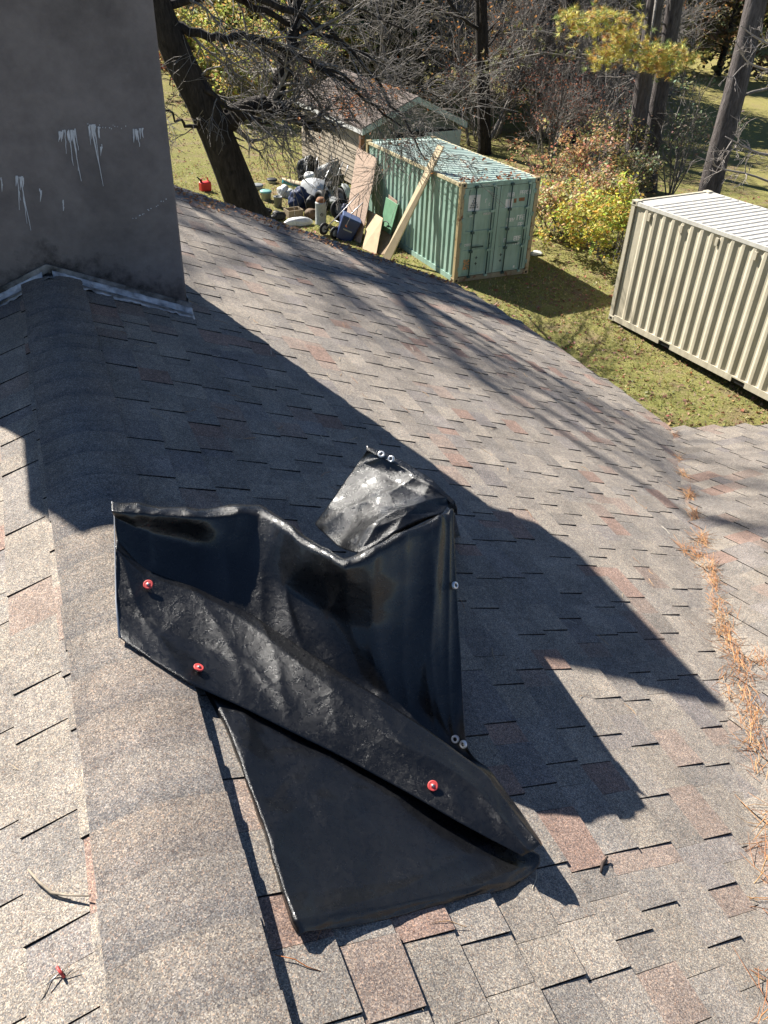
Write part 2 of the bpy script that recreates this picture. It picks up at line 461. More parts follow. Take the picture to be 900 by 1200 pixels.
for sx, xe in ((1, 4.2), (-1, -4.9)):
    mb = MB(); za, zb = main_z(X0) - .065, main_z(xe) - .065
    y0, y1 = RAKE_Y - .05, RAKE_Y - .02
    a = [(X0 + .003*sx, y0, za-.18), (xe - .06*sx, y0, zb-.18+.02), (xe-.06*sx, y1, zb-.18+.02), (X0+.003*sx, y1, za-.18)]
    b_ = [(p[0], p[1], p[2] + .178) for p in a]
    mb.hexa(a + b_ if sx > 0 else [a[1],a[0],a[3],a[2]] + [b_[1],b_[0],b_[3],b_[2]])
    mb.build('rake_board', WOODTRIM, house, HB)

PAL = [((.212,.193,.168), 6), ((.198,.181,.160), 6), ((.184,.171,.155), 4), ((.165,.153,.146), .7), ((.232,.210,.180), 4), ((.216,.158,.132), 1.2), ((.210,.172,.147), 1.8), ((.190,.175,.162), 1.2)]
def shingle_col():
    t = rng.random() * sum(w for _, w in PAL)
    for c, w in PAL:
        t -= w
        if t <= 0: break
    k = rng.uniform(.92, 1.10) * 1.18
    return tuple(x * k for x in c)
EXPO = .143
CUT = (.030, .028, .027)                     # bare asphalt on cut shingle edges
pieces = []       # (slope object, hexa points, colour)
def piece(slope, P3, sa, sb, ya, yb, thick, c):
    """P3(s, y, h) -> world point; sa upper, sb lower"""
    w = .0012
    hu, hl = .0015 + thick * .35, .0078 + thick
    j = [rng.uniform(-.003, .003) for _ in range(2)]
    pts = [P3(sa, ya, -.004), P3(sb + j[0], ya, -.004), P3(sb + j[1], yb, -.004), P3(sa, yb, -.004),
           P3(sa, ya + w, hu), P3(sb + j[0], ya + w, hl), P3(sb + j[1], yb - w, hl), P3(sa, yb - w, hu)]
    pieces.append((slope, pts, c))
def run_course(slope, P3, s, lo, hi):
    y = lo - rng.uniform(0, .2); thick = rng.random() < .5
    base = shingle_col(); left = 0
    while y < hi:
        L = rng.choice([.06,.08,.11,.14,.17]) if not thick else rng.choice([.10,.13,.15,.18,.22])
        a, b = max(y, lo), min(y + L, hi)
        if b - a > .015:
            cc_ = shingle_col()
            if slope is s_wing: cc_ = tuple(v_ * .80 for v_ in cc_)      # wing colour darkened to offset the stronger sun on that slope
            piece(slope, P3, s - EXPO - .012, s, a, b, .0058 + rng.uniform(-.0006, .0014) if thick else .0012 + rng.uniform(0, .0008), cc_)
        y += L; thick = not thick if rng.random() < .93 else thick
def P_main(s, y, h): return (X0 + s * COSA + h * SINA, y, -H - s * SINA + h * COSA)
def P_left(s, y, h): return (X0 - s * COSA - h * SINA, -y, -H - s * SINA + h * COSA)
cw = 1 / math.sqrt(1 + WP*WP)
def P_wing(s, x, h):                         # s runs down (towards +y) from the wing ridge
    y = vy0 + s * cw
    return (-x, y + h * WP * cw, wing_z(y) + h * cw)
s = .163
while X0 + s * COSA < EAVE_X + .03:
    x = X0 + s * COSA
    run_course(s_main, P_main, s, max(valley_y(x) - .16, -1.2), min(RAKE_Y + .02, eave_y(x - .05) + .02))
    s += EXPO
s = .163
while s < 2.0:
    run_course(s_left, P_left, s, -RAKE_Y if s < .4 else -6.0, 1.0)
    s += EXPO
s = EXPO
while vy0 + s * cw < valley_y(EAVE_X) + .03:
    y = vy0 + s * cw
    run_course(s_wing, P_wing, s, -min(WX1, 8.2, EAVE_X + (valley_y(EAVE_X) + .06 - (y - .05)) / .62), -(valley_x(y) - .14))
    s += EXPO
# the largest in view are single objects, the rest one sheet for each slope
CHX = (-.91, .644); CHY = (4.17, 4.86)
def view_area(pts):
    q = [proj(p) for p in pts[4:8]]
    if min(a[2] for a in q) < .2: return 0
    cx_, cy_ = sum(a[0] for a in q) / 4, sum(a[1] for a in q) / 4
    if not (0 < cx_ < 900 and 0 < cy_ < 1200): return 0
    m = np.mean(np.array(pts[4:8]), 0)
    if m[1] > 4.2 and m[0] < .75: return 0
    if -.02 < m[0] < .95 and .72 < m[1] < 1.75: return 0          # under the tarp
    return abs(sum(q[i][0]*q[(i+1) % 4][1] - q[(i+1) % 4][0]*q[i][1] for i in range(4))) / 2
order = sorted(range(len(pieces)), key=lambda i: -view_area(pieces[i][1]))
single = set(order[:300])
rest = {}
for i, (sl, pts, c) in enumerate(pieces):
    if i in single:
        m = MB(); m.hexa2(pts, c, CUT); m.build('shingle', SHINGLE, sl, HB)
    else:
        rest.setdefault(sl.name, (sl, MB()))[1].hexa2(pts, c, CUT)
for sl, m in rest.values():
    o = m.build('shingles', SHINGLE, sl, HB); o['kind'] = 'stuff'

# ridge caps
def ridge_caps():
    y = -1.0; k = 0
    while y < 4.3:
        ex = .143; L = ex + .02
        c = rng.choice([(.218,.196,.172), (.210,.190,.168), (.216,.190,.166), (.206,.188,.170)])
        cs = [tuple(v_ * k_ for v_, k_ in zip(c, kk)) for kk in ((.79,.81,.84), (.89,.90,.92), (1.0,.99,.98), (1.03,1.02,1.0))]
        mb = MB(); n = 18
        wl, wr = .135 + rng.uniform(-.004,.004), .152 + rng.uniform(-.004,.004)
        rows = []
        for e, lift in ((-.02, .0030), (ex * .18, .0045), (ex * .38, .0058), (ex * .6, .0072), (ex, .0095)):
            row = []
            for i in range(n + 1):
                t = -1 + 2 * i / n
                x = X0 + (t * wr if t > 0 else t * wl)
                d = abs(x - X0)
                # rounded fold over the ridge
                rr = .10
                zz = -H - P * 1.12 * (math.sqrt(d*d + rr*rr) - rr) + .012
                row.append((x, y + e, zz + lift + .0025 * mnoise.noise(Vector((x*9, y*5, k)))))
            rows.append(row)
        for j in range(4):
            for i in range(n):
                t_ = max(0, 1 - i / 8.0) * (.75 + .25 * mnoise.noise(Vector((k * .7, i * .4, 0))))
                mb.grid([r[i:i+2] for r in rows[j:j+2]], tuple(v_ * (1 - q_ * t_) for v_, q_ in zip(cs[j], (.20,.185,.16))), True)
        c = cs[3]
        bot = [[(p[0], p[1], p[2] - .0075) for p in r] for r in rows]
        b0 = len(mb.v); mb.grid([r[::-1] for r in bot], c, True)
        # edges
        f = rows[-1][::-1]; fb = bot[-1][::-1]
        for i in range(n):
            mb.add([f[i], fb[i], fb[i+1], f[i+1]], [(0, 1, 2, 3)], c)
        for j in range(4):
            for e_, sgn in ((0, 1), (n, -1)):
                q = [rows[j][e_], rows[j+1][e_], bot[j+1][e_], bot[j][e_]]
                mb.add(q if sgn > 0 else q[::-1], [(0, 1, 2, 3)], c)
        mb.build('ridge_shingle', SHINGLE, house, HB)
        y += ex; k += 1
ridge_caps()

# chimney
CHB = 4.17
ch = MB()
nx, nz = 24, 24
x0, x1, y0, y1, zt = CHX[0], CHX[1], CHY[0], CHY[1], -.06
ch.box(x0, x1, y0, y1, -2.3, zt)
chim = ch.build('chimney', STUCCO, house, HB)
# object coordinates of the stucco material start at the ridge line
for v in chim.data.vertices: v.co -= Vector((X0, 0, 7.83 - 1.50))
chim.location = (X0, 0, 7.83 - 1.50)
bv = chim.modifiers.new('bevel', 'BEVEL'); bv.width = .012; bv.segments = 2
CB = (X0, 0, -1.50)
m = MB()
zc = lambda x: .15 + (.76 - x) * .13 if x > -.3 else .29 + (-.3 - x) * .05
xa, xb, ya, yb = -1.05, .765, 4.04, 4.98
m.hexa([(xa,ya,-.058),(xb,ya,-.058),(xb,yb,-.058),(xa,yb,-.058),(xa,ya,.33),(xb,ya,.15),(xb,yb,.10),(xa,yb,.28)])
m.build('crown', CONC, chim, CB)
# counter flashing on the near face and both sides
def strip(mb, a, b, up, out, c=None):        # a thin board between a and b, up and out are vectors
    a, b, up, out = map(np.asarray, (a, b, up, out))
    mb.hexa([a, b, b + out, a + out, a + up, b + up, b + up + out, a + up + out], c)
fl = MB()
zr = lambda x: main_z(x)
yf = CHY[0]
segs = [(-.93, -.50), (-.50, X0), (X0, .33), (.33, .662)]
for a, b in segs:
    strip(fl, (a, yf - .004, zr(a) + .035), (b, yf - .004, zr(b) + .035), (0, 0, .042), (0, -.006 - rng.uniform(0, .003), 0))
    strip(fl, (a, yf - .004, zr(a) + .018), (b, yf - .004, zr(b) + .018), (0, -.065, .016), (0, -.004, -.003))
for yy0, yy1 in ((4.17, 4.5), (4.5, 4.87)):
    strip(fl, (CHX[1] + .004, yy0, zr(CHX[1]) + .01), (CHX[1] + .004, yy1, zr(CHX[1]) + .01), (0, 0, .085), (.006, 0, 0))
fl.build('flashing', FLASH, chim, CB)
sl_ = MB()                                    # smeared sealant along the top of the skirt
for a, b in ((X0 + .02, .664), (-.93, X0 - .03)):
    n = 60; pts = []; g = []
    for i in range(n + 1):
        x = a + (b - a) * i / n
        w = .024 + .016 * mnoise.noise(Vector((x * 9, 1, 0))) + .014 * mnoise.noise(Vector((x * 31, 4, 0)))
        w = max(.006, w)
        z0 = zr(x) + .052
        prof = [(yf - .0155, z0), (yf - .021, z0 - w * .4), (yf - .030, z0 - w * .75), (yf - .050 - w * .3, z0 - w - .006), (yf - .064 - w * .5, z0 - w - .014)]
        g.append([(x, yy, zz + .003 * mnoise.noise(Vector((x * 60, zz * 50, 0)))) for yy, zz in prof])
    sl_.grid(g)
o = sl_.build('sealant', SEAL, chim, CB)
so = o.modifiers.new('thick', 'SOLIDIFY'); so.thickness = .004
# white drips on the near face
def face(u, v):                                # a point on the chimney's near face
    return at_y(u, v, CHY[0])
def drips(u0, u1, v0, runs, seed):
    r = random.Random(seed); mb = MB()
    def ribbon(pts, ws):
        dz = r.uniform(0, .003)
        L = [face(u - w, v) for (u, v), w in zip(pts, ws)]; Rr = [face(u + w, v) for (u, v), w in zip(pts, ws)]
        for i in range(len(pts) - 1):
            q = [L[i], Rr[i], Rr[i+1], L[i+1]]
            bk = [p + np.array([0, .004, 0]) for p in q]; fr = [p + np.array([0, -.002 - dz, 0]) for p in q]
            mb.hexa([bk[3], bk[2], bk[1], bk[0], fr[3], fr[2], fr[1], fr[0]])
    for k in range(int((u1 - u0) / 2.1)):
        u = r.uniform(u0, u1); v = v0 + r.uniform(-1.5, 3)
        ribbon([(u, v), (u + r.uniform(-.6,.6), v + r.uniform(3, 7)), (u + r.uniform(-1, 1), v + r.uniform(9, 15))], [r.uniform(.5, 1.5), r.uniform(.3, 1.1), .15])
    for (u, vb, dx) in runs:
        n = 7; pts = []; ws = []
        for i in range(n):
            t = i / (n - 1); pts.append((u + dx * t + r.uniform(-.5, .5), v0 + (vb - v0) * t)); ws.append((.80 - .55 * t) * r.uniform(.6, 1.25))
        ribbon(pts, ws)
    mb.build('drip', DRIP, chim, CB)
drips(69, 90, 152, [(80,194,6),(84,212,11),(76,180,2),(88,176,4),(86,200,6)], 1)
drips(102, 117, 146, [(107,218,14),(110,190,6),(105,170,1)], 2)
drips(153, 169, 151, [(160,172,4),(156,165,1),(166,160,1)], 3)
drips(17, 28, 207, [(21,246,2),(24,262,8),(23,270,13),(20,235,4)], 4)
drips(0, 3, 208, [(1,218,2)], 5)
drips(45, 49, 221, [(46,228,2)], 6)
drips(73, 76, 235, [(74,247,.6)], 7)
drips(118, 121, 169, [(119,174,.6)], 8)
mb = MB()
for i in range(34):
    if i < 16: u, v = rng.uniform(88, 148), 150 - (i / 16) * 4 + rng.uniform(-1.5, 1.5)
    else: u = rng.uniform(155, 195); v = 257 - (u - 155) * .58 + rng.uniform(-1.5, 1.5)
    a, w = .4 * rng.uniform(.6, 1.8), .5 * rng.uniform(.5, 1.4)
    q = [face(u - a, v - w), face(u + a, v - w), face(u + a * .6, v + w), face(u - a * .7, v + w)]
    mb.hexa([p + np.array([0,.003,0]) for p in q[::-1]] + [p + np.array([0,-.003,0]) for p in q[::-1]])
mb.build('paint_speck', DRIP, chim, CB)['kind'] = 'stuff'

# ------------------------------------------------------------------ the tarp
def cr_axis(A, n, soft=.45):                              # Catmull-Rom along axis 0
    A = np.asarray(A, float); m = len(A)
    pad = np.concatenate([[2*A[0]-A[1]], A, [2*A[-1]-A[-2]]])
    out = []
    for t in np.linspace(0, m - 1, n):
        i = min(int(t), m - 2); f = t - i
        p0, p1, p2, p3 = pad[i], pad[i+1], pad[i+2], pad[i+3]
        cr = .5 * (2*p1 + (p2-p0)*f + (2*p0-5*p1+4*p2-p3)*f*f + (3*p1-p0-3*p2+p3)*f**3)
        out.append(soft * cr + (1 - soft) * (p1 + (p2 - p1) * f))
    return np.array(out)
def surf(ctrl, nu, nv):
    A = cr_axis(np.asarray(ctrl, float), nu, .4)
    return np.swapaxes(cr_axis(np.swapaxes(A, 0, 1), nv, .5), 0, 1)
def crumple(g, amp, seed, edge=0.0, sc=7.0):
    g = g.copy(); a, b = g.shape[:2]
    du = np.gradient(g, axis=0); dv = np.gradient(g, axis=1)
    nn = np.cross(du, dv); nn /= np.linalg.norm(nn, axis=2, keepdims=True) + 1e-9
    for i in range(a):
        for j in range(b):
            p = Vector(g[i, j]) * sc + Vector((seed, 0, 0))
            p2 = p + Vector(mnoise.noise_vector(p * .7)) * .5
            h = abs(mnoise.noise(p2)) * -1.0 + .25 + .45 * mnoise.noise(p2 * 2.3) + .3 * (.3 - abs(mnoise.noise(p2 * 4.1)))
            g[i, j] += nn[i, j] * h * amp
    return g
tarp_mb = MB()
# rows from the near hem, over the long fold, down into the hollow, up to the crest and down behind
cols = []
def C(*pts):
    cu, cv, ch = pts[7]                            # the crest gets a rounded shoulder on the near side
    pts = pts[:7] + ((cu, cv + 11, ch + .003),) + pts[7:]
    cols.append([rt(*p) for p in pts])
#  hem(v0)        fold mid        fold crest      inner lip       hollow          rise low        rise mid        crest           behind
C((140,747,0.036),(136,705,0.06),(135,655,0.12),(136,640,0.135),(137,632,0.14),(136,622,0.155),(134,606,0.18),(131,588,0.2),(135,602,0.12),(139,618,0.01))
C((176,772,0.046),(168,728,0.05),(164,690,0.085),(172,668,0.1),(180,682,0.06),(182,662,0.085),(176,625,0.15),(176,592,0.21),(180,606,0.126),(184,622,0.01))
C((222,800,0.054),(226,752,0.05),(226,712,0.085),(232,690,0.092),(240,725,0.03),(240,700,0.055),(232,640,0.14),(236,596,0.235),(240,610,0.141),(244,626,0.01))
C((270,822,0.04),(284,778,0.06),(290,740,0.095),(298,722,0.1),(312,775,0.02),(308,740,0.055),(292,660,0.165),(304,591,0.285),(308,605,0.171),(312,621,0.01))
C((330,852,0.034),(344,816,0.07),(352,780,0.105),(360,764,0.11),(378,825,0.01),(366,775,0.055),(338,690,0.16),(352,624,0.32),(356,638,0.192),(360,654,0.01))
C((395,884,0.034),(412,852,0.08),(420,822,0.112),(428,808,0.115),(446,862,0.01),(436,805,0.06),(408,730,0.19),(404,655,0.365),(408,669,0.219),(412,685,0.01))
C((465,922,0.044),(482,892,0.088),(488,868,0.112),(496,852,0.112),(508,890,0.015),(488,832,0.06),(468,735,0.24),(458,630,0.45),(462,644,0.27),(466,660,0.01))
C((540,965,0.056),(556,938,0.088),(562,918,0.104),(566,904,0.1),(548,893,0.03),(524,850,0.07),(514,752,0.25),(514,606,0.505),(518,620,0.303),(522,636,0.01))
C((612,1003,0.062),(622,998,0.082),(630,992,0.09),(634,986,0.086),(576,905,0.03),(546,872,0.07),(539,752,0.26),(531,597,0.52),(535,611,0.312),(539,627,0.01))
g = surf(cols, 150, 150)
def folds(g, fn):
    du = np.gradient(g, axis=0); dv = np.gradient(g, axis=1)
    nn = np.cross(du, dv); nn /= np.linalg.norm(nn, axis=2, keepdims=True) + 1e-9
    a, b = g.shape[:2]; g = g.copy()
    for i in range(a):
        for j in range(b):
            g[i, j] += nn[i, j] * fn(i / (a - 1), j / (b - 1), Vector(g[i, j]))
    return g
def tri(x): return abs(2 * (x - math.floor(x)) - 1)
def bumpf(x, a, b): return max(0.0, min(1.0, (x - a) / .06, (b - x) / .06))
def main_folds(u, v, p):
    w = mnoise.noise(p * 3.0)
    f = 0.0
    # sharp pleats running down from the crest into the hollow
    f += .011 * bumpf(v, .45, .72) * (tri(5.2 * u + .9 * v + .35 * w) ** 2.2 - .3)
    f += .004 * bumpf(v, .42, .80) * (tri(11.0 * u - 2.2 * v + .5 * w) ** 2 - .3)
    # long creases lengthwise along the fold
    f += .005 * bumpf(v, .02, .33) * (tri(7.5 * v + 1.1 * u + .5 * w) ** 2 - .3)
    f += .006 * bumpf(v, .66, .86) * (tri(9.0 * u + 1.5 * v + .6 * w) ** 2 - .3)
    f += .0035 * bumpf(v, .0, .33) * (tri(6.0 * u + 3.0 * v + .8 * w) ** 3 - .2)
    return f
g = folds(g, main_folds)
g = crumple(g, .0034, 3.0, sc=5.0)
# flatten the hem side a touch and add long stress creases fanning from the crest peak
tarp_mb.grid(g)
# back flap lying open behind the crest
back = [
 [rt(369,614,.22), rt(384,594,.30), rt(404,565,.38), rt(422,540,.46), rt(431,526,.52)],
 [rt(396,640,.27), rt(414,607,.35), rt(430,578,.42), rt(444,552,.48), rt(452,535,.53)],
 [rt(420,648,.34), rt(440,618,.42), rt(455,592,.46), rt(467,568,.49), rt(478,551,.54)],
 [rt(458,630,.42), rt(474,604,.48), rt(486,596,.50), rt(496,580,.52), rt(504,568,.55)],
 [rt(508,606,.49), rt(514,604,.50), rt(520,600,.51), rt(524,594,.52), rt(528,588,.53)]]
bk = crumple(folds(surf(back, 90, 90), lambda u, v, p: .010 * bumpf(u, 0, 1) * bumpf(v, 0, 1) * (tri(2.4 * u - 1.5 * v + .5 * mnoise.noise(p * 4)) ** 2 - .3)), .0045, 11.0, sc=7)
tarp_mb.grid(bk)
# hem along the far edge of the flap, folded over
hem = [[rt(429,527,.515), rt(450,538,.525), rt(478,553,.535), rt(505,570,.545), rt(531,592,.53)],
       [rt(430,522,.525), rt(452,530,.535), rt(481,546,.545), rt(508,564,.555), rt(533,588,.54)],
       [rt(436,526,.515), rt(455,535,.525), rt(484,553,.535), rt(511,571,.545), rt(535,594,.53)],
       [rt(437,531,.50), rt(457,540,.51), rt(485,557,.52), rt(512,575,.53), rt(536,597,.51)],
       [rt(437,540,.46), rt(457,549,.47), rt(486,565,.48), rt(512,582,.49), rt(536,604,.47)]]
tarp_mb.grid(crumple(surf(hem, 30, 60), .004, 5.0))
# lower flap on the shingles
low = [
 [rt(238,806,.010), rt(252,815,.022), rt(292,826,.020), rt(360,862,.018), rt(440,900,.018), rt(520,944,.022), rt(596,985,.030), rt(622,996,.034)],
 [rt(262,850,.004), rt(268,850,.028), rt(310,858,.020), rt(380,888,.018), rt(450,920,.020), rt(530,958,.024), rt(604,992,.034), rt(632,1003,.040)],
 [rt(284,905,.004), rt(289,905,.028), rt(330,908,.019), rt(398,925,.018), rt(468,948,.019), rt(545,976,.022), rt(606,1000,.034), rt(632,1012,.032)],
 [rt(312,985,.004), rt(317,984,.030), rt(356,980,.020), rt(420,985,.019), rt(488,992,.019), rt(556,1003,.020), rt(606,1010,.030), rt(626,1020,.020)],
 [rt(330,1048,.010), rt(336,1046,.036), rt(372,1040,.024), rt(434,1036,.021), rt(498,1028,.022), rt(560,1022,.024), rt(600,1022,.030), rt(618,1027,.016)],
 [rt(342,1082,.026), rt(349,1078,.050), rt(386,1072,.032), rt(446,1064,.028), rt(506,1050,.030), rt(560,1038,.030), rt(592,1034,.030), rt(610,1032,.014)],
 [rt(350,1098,.028), rt(358,1092,.036), rt(392,1088,.018), rt(450,1078,.010), rt(508,1062,.012), rt(562,1048,.014), rt(592,1042,.014), rt(606,1036,.006)]]
lg = crumple(folds(surf(low, 110, 130), lambda u, v, p: .0050 * bumpf(v, .05, .97) * bumpf(u, .02, .98) * (tri(3.5 * v + 2.0 * u + .9 * mnoise.noise(p * 2.5)) ** 2 - .3)), .0042, 21.0, sc=7)
tarp_mb.grid(lg)
TB = rt(400, 900, 0)
tarp = tarp_mb.build('tarp', TARP, None, TB)
tarp.location = Vector(TB)
so = tarp.modifiers.new('thickness', 'SOLIDIFY'); so.thickness = .0025; so.offset = 0
tag(tarp, 'crumpled glossy black plastic tarp heaped over the ridge on the shingles', 'tarp')
EDGE = plain('hem_highlight', (.30,.31,.33), .35, 0, .2)  # light grey painted along the left hem as its sunlit edge
m = MB(); m.tube([rt(131,588,.202), rt(134,606,.182), rt(135,655,.122), rt(136,705,.062), rt(140,747,.036)], [.0018,.0014,.0016,.0024,.003], 6)
m.build('hem_highlight', EDGE, tarp, TB)
# grommets along the right-hand hem
GROM = plain('grommet_metal', (.72,.72,.72), .3, .6, .1)
def surf_hit(u, v):
    """first tarp point along the sight line, with its normal"""
    best = None
    d = ray(u, v); d = d / np.linalg.norm(d)
    for gg in (g, bk, lg):
        q = gg.reshape(-1, 3); t = q @ d; dist = np.linalg.norm(q - t[:, None] * d, axis=1)
        k = np.where(dist < .012)[0]
        if len(k) == 0: k = [int(np.argmin(dist))]
        i = min(k, key=lambda a: t[a])
        if dist[i] < .05 and (best is None or t[i] < best[0]):
            a, b_ = divmod(int(i), gg.shape[1]); a = min(max(a, 2), gg.shape[0]-3); b_ = min(max(b_, 2), gg.shape[1]-3)
            n = np.cross(gg[a+2, b_] - gg[a-2, b_], gg[a, b_+2] - gg[a, b_-2]); n /= np.linalg.norm(n)
            if n @ d > 0: n = -n
            best = (t[i], q[i] if False else d * t[i], n)
    return best[1], best[2]
def frame(p, n):
    n = Vector(n).normalized(); q = n.to_track_quat('Z', 'Y')
    return Matrix.Translation(Vector(p)) @ q.to_matrix().to_4x4()
for (u, v) in ((532,686),(534,866),(544,872),(459,538),(447,533)):
    p, n = surf_hit(u, v)
    m = MB(); m.lathe([(.0055,.0045),(.0065,.007),(.0095,.007),(.0115,.0035),(.0115,-.001)], 20, None, frame(p + n * .002, n))
    m.build('grommet', GROM, tarp, TB)

# ------------------------------------------------------------------ red cap nails
def cap_nail(p, n, label, tilt=None, lying=False):
    root = empty('cap_nail', p)
    root.rotation_mode = 'QUATERNION'; root.rotation_quaternion = Vector(n).to_track_quat('Z', 'Y')
    m = MB(); m.lathe([(.0005,.0048),(.0045,.0046),(.0050,.0036),(.0095,.0034),(.0118,.0042),(.0132,.0030),(.0134,.0008),(.0125,-.0004),(.0005,-.0004)], 28)
    m.build('cap', RED, root)
    m = MB(); m.lathe([(.0002,.0062),(.0034,.0060),(.0040,.0050),(.0036,.0046)], 16); m.build('nail_head', STEEL, root)
    m = MB(); m.tube([(0,0,.004),(0,0,-.028)], [.0016,.0012], 8); m.build('shank', STEEL, root)
    tag(root, label, 'cap nail', 'red cap nails')
    return root
p, n = surf_hit(174, 686); n2 = n + np.array([-.35, -.25, .1]); n2 /= np.linalg.norm(n2)
cap_nail(p + n2 * .006, n2, 'tilted red cap nail beside the bright-edged folded corner of the tarp')
p, n = surf_hit(232, 784); cap_nail(p + n * .004, n, 'red cap nail at the tarp hem that crosses the ridge shingles')
p, n = surf_hit(507, 921); n3 = n * .6 + np.array([-.25, -.45, .6]); n3 /= np.linalg.norm(n3)
cap_nail(p + n3 * .004, n3, 'red cap nail on the long fold near the tarp\'s pointed end')
pl = onplane(70, 1140, np.array([-P, 0, 1.]), -H - P*X0 + .018)
cap_nail(pl, (.83, .35, .12), 'loose red cap nail lying on its side on the shingles beside thin twigs')

# ------------------------------------------------------------------ litter on the roof
def hl(u, v, h=.012):                            # pixel to the left slope
    return onplane(u, v, np.array([-P, 0, 1.]), -H - P*X0 + h)
m = MB(); q = [hl(33,1019,.020), hl(45,1033,.022), hl(60,1046,.018), hl(78,1049,.020), hl(106,1050,.024)]
m.tube(q, [.0022,.003,.0034,.0028,.0014], 6)
m.tube([hl(60,1046,.018), hl(70,1052,.013), hl(83,1054,.014)], [.0024,.0018,.0010], 6)
TW = plain('dry_twig', (.30,.25,.19), .8, 0, .4, 60)
B0 = hl(60, 1046, 0); o = m.build('twig', TW, None, B0); o.location = Vector(B0)
tag(o, 'forked grey twig lying on the shingles beside the ridge', 'twig')
m = MB(); m.tube([hl(42,1182,.01), hl(52,1166,.014), hl(58,1148,.016), hl(64,1141,.014)], [.0009,.0012,.0012,.0008], 5)
m.tube([hl(62,1146,.012), hl(74,1140,.016), hl(80,1128,.02)], [.0012,.001,.0007], 5); m.tube([hl(76,1146,.012), hl(92,1136,.016)], [.001,.0007], 5)
B0 = hl(60, 1160, 0); o = m.build('twig', TW, None, B0); o.location = Vector(B0)
tag(o, 'thin curled straw-coloured twigs by the loose red cap nail', 'twig')
m = MB(); m.tube([rt(704,1022,.012), rt(706,1012,.016), rt(712,1004,.014)], [.0032,.0045,.0025], 7)
DT = plain('dark_stick', (.05,.035,.03), .8, 0, .3)
B0 = rt(706, 1012, 0); o = m.build('stick', DT, None, B0); o.location = Vector(B0); tag(o, 'short dark stick on sunlit shingles below the tarp\'s pointed end', 'stick')
m = MB(); m.tube([rt(322,1119,.012), rt(345,1124,.014), rt(360,1133,.012), rt(376,1138,.012)], [.0008,.0011,.0011,.0007], 5)
NEO = plain('orange_needle', (.36,.13,.04), .6, 0, .2)
B0 = rt(345, 1124, 0); o = m.build('needle', NEO, None, B0); o.location = Vector(B0); tag(o, 'single orange pine needle on shingles by the tarp\'s bottom corner', 'pine needle')

NC = [(.36,.16,.055), (.42,.21,.08), (.28,.11,.04), (.44,.26,.11), (.20,.085,.035)]
def needle(mb, p, ang, L, el, w=.0011, c=None, up=(0,0,1)):
    c = c or rng.choice(NC)
    d = np.array([math.cos(ang)*math.cos(el), math.sin(ang)*math.cos(el), math.sin(el)])
    sd = np.array([-math.sin(ang), math.cos(ang), 0]) * w
    bend = np.array([0, 0, rng.uniform(-.1, .1)]) * L + sd * rng.uniform(-8, 8)
    a, b_, e = p, p + d * L * .5 + bend, p + d * L
    mb.add([a - sd, a + sd, b_ + sd, b_ - sd, e + sd * .4, e - sd * .4, a + (0,0,w), b_ + (0,0,w), e + (0,0,w)],
           [(0,7,6),(0,3,7),(6,7,2),(6,2,1),(3,5,8),(3,8,7),(7,8,4),(7,4,2)], c)
def roof_z(x, y):
    zm = main_z(x)
    if x > valley_x(y) and x > 0.9: zm = max(wing_z(y), zm) if True else zm
    return zm
nm = MB()
# clumps along the valley, thick where the photo shows mats
clumps = []
v_pts = [(790,512,.4),(795,540,.5),(800,560,.6),(806,585,1.1),(812,610,.9),(820,640,1.3),(828,672,1.2),(832,690,1.0),(838,715,1.4),(845,740,2.2),(848,755,1.4),(855,775,1.8),(862,800,2.4),(845,805,1.0),(884,797,1.2),(868,835,2.0),(874,850,1.2),(876,872,2.2),(880,885,1.4),(886,920,.5),(895,970,1.6),(897,990,2.0),(895,1010,1.8),(897,1040,1.6),(888,1050,.5),(898,1110,.6),(893,1165,1.0),(898,1185,1.2),(815,655,.8),(800,646,.4)]
for u, v, w in v_pts:
    c0 = rt(u, v, 0)
    k = int(70 * w * (min(1, c0[1] / 2.4) if v < 700 else .42 * min(1, c0[1] / 1.6)))
    for _ in range(k):
        r1, r2 = rng.gauss(0, .042 * (.5 + .5 * w)), rng.gauss(0, .015 * (.4 + .5 * w))
        d1 = np.array([1, VS]) / math.hypot(1, VS); d2 = np.array([-d1[1], d1[0]])
        x, y = c0[0] + d1[0]*r1 + d2[0]*r2, c0[1] + d1[1]*r1 + d2[1]*r2
        h = .012 + abs(rng.gauss(0, .012)) * min(1.6, w)
        p = np.array([x, y, roof_z(x, y) + h])
        needle(nm, p, math.atan2(d1[1], d1[0]) + rng.gauss(0, .9) + (math.pi if rng.random() < .5 else 0), rng.uniform(.05, .11), rng.gauss(0, .12))
B0 = np.array([2.75, 1.95, roof_z(2.75, 1.95)])
o = nm.build('needle_litter', TWIG, None, B0); o.location = Vector(B0)
tag(o, 'mats of orange-brown pine needles gathered along the roof valley', 'pine needles', None, 'stuff')
nm = MB()                                        # single needles strewn over the slopes
for _ in range(520):
    x = rng.uniform(.2, 4.6); y = rng.uniform(-.2, 7.4)
    if y < valley_y(x): continue
    if rng.random() > .35 + .1 * y: continue
    p = np.array([x, y, main_z(x) + .013]); a = rng.uniform(0, 6.28)
    needle(nm, p, a, rng.uniform(.04, .09), -math.atan(P * math.cos(a)), .0009 + .00012 * y, rng.choice([(.42,.33,.22),(.46,.28,.13),(.5,.45,.36),(.3,.16,.08)]))
for _ in range(70):
    x = rng.uniform(-1.0, -.25); y = rng.uniform(.2, 4); a = rng.uniform(0, 6.28)
    needle(nm, np.array([x, y, main_z(x) + .014]), a, rng.uniform(.03, .07), math.atan(P * math.cos(a)), .0008, rng.choice([(.42,.33,.22),(.46,.28,.13)]))
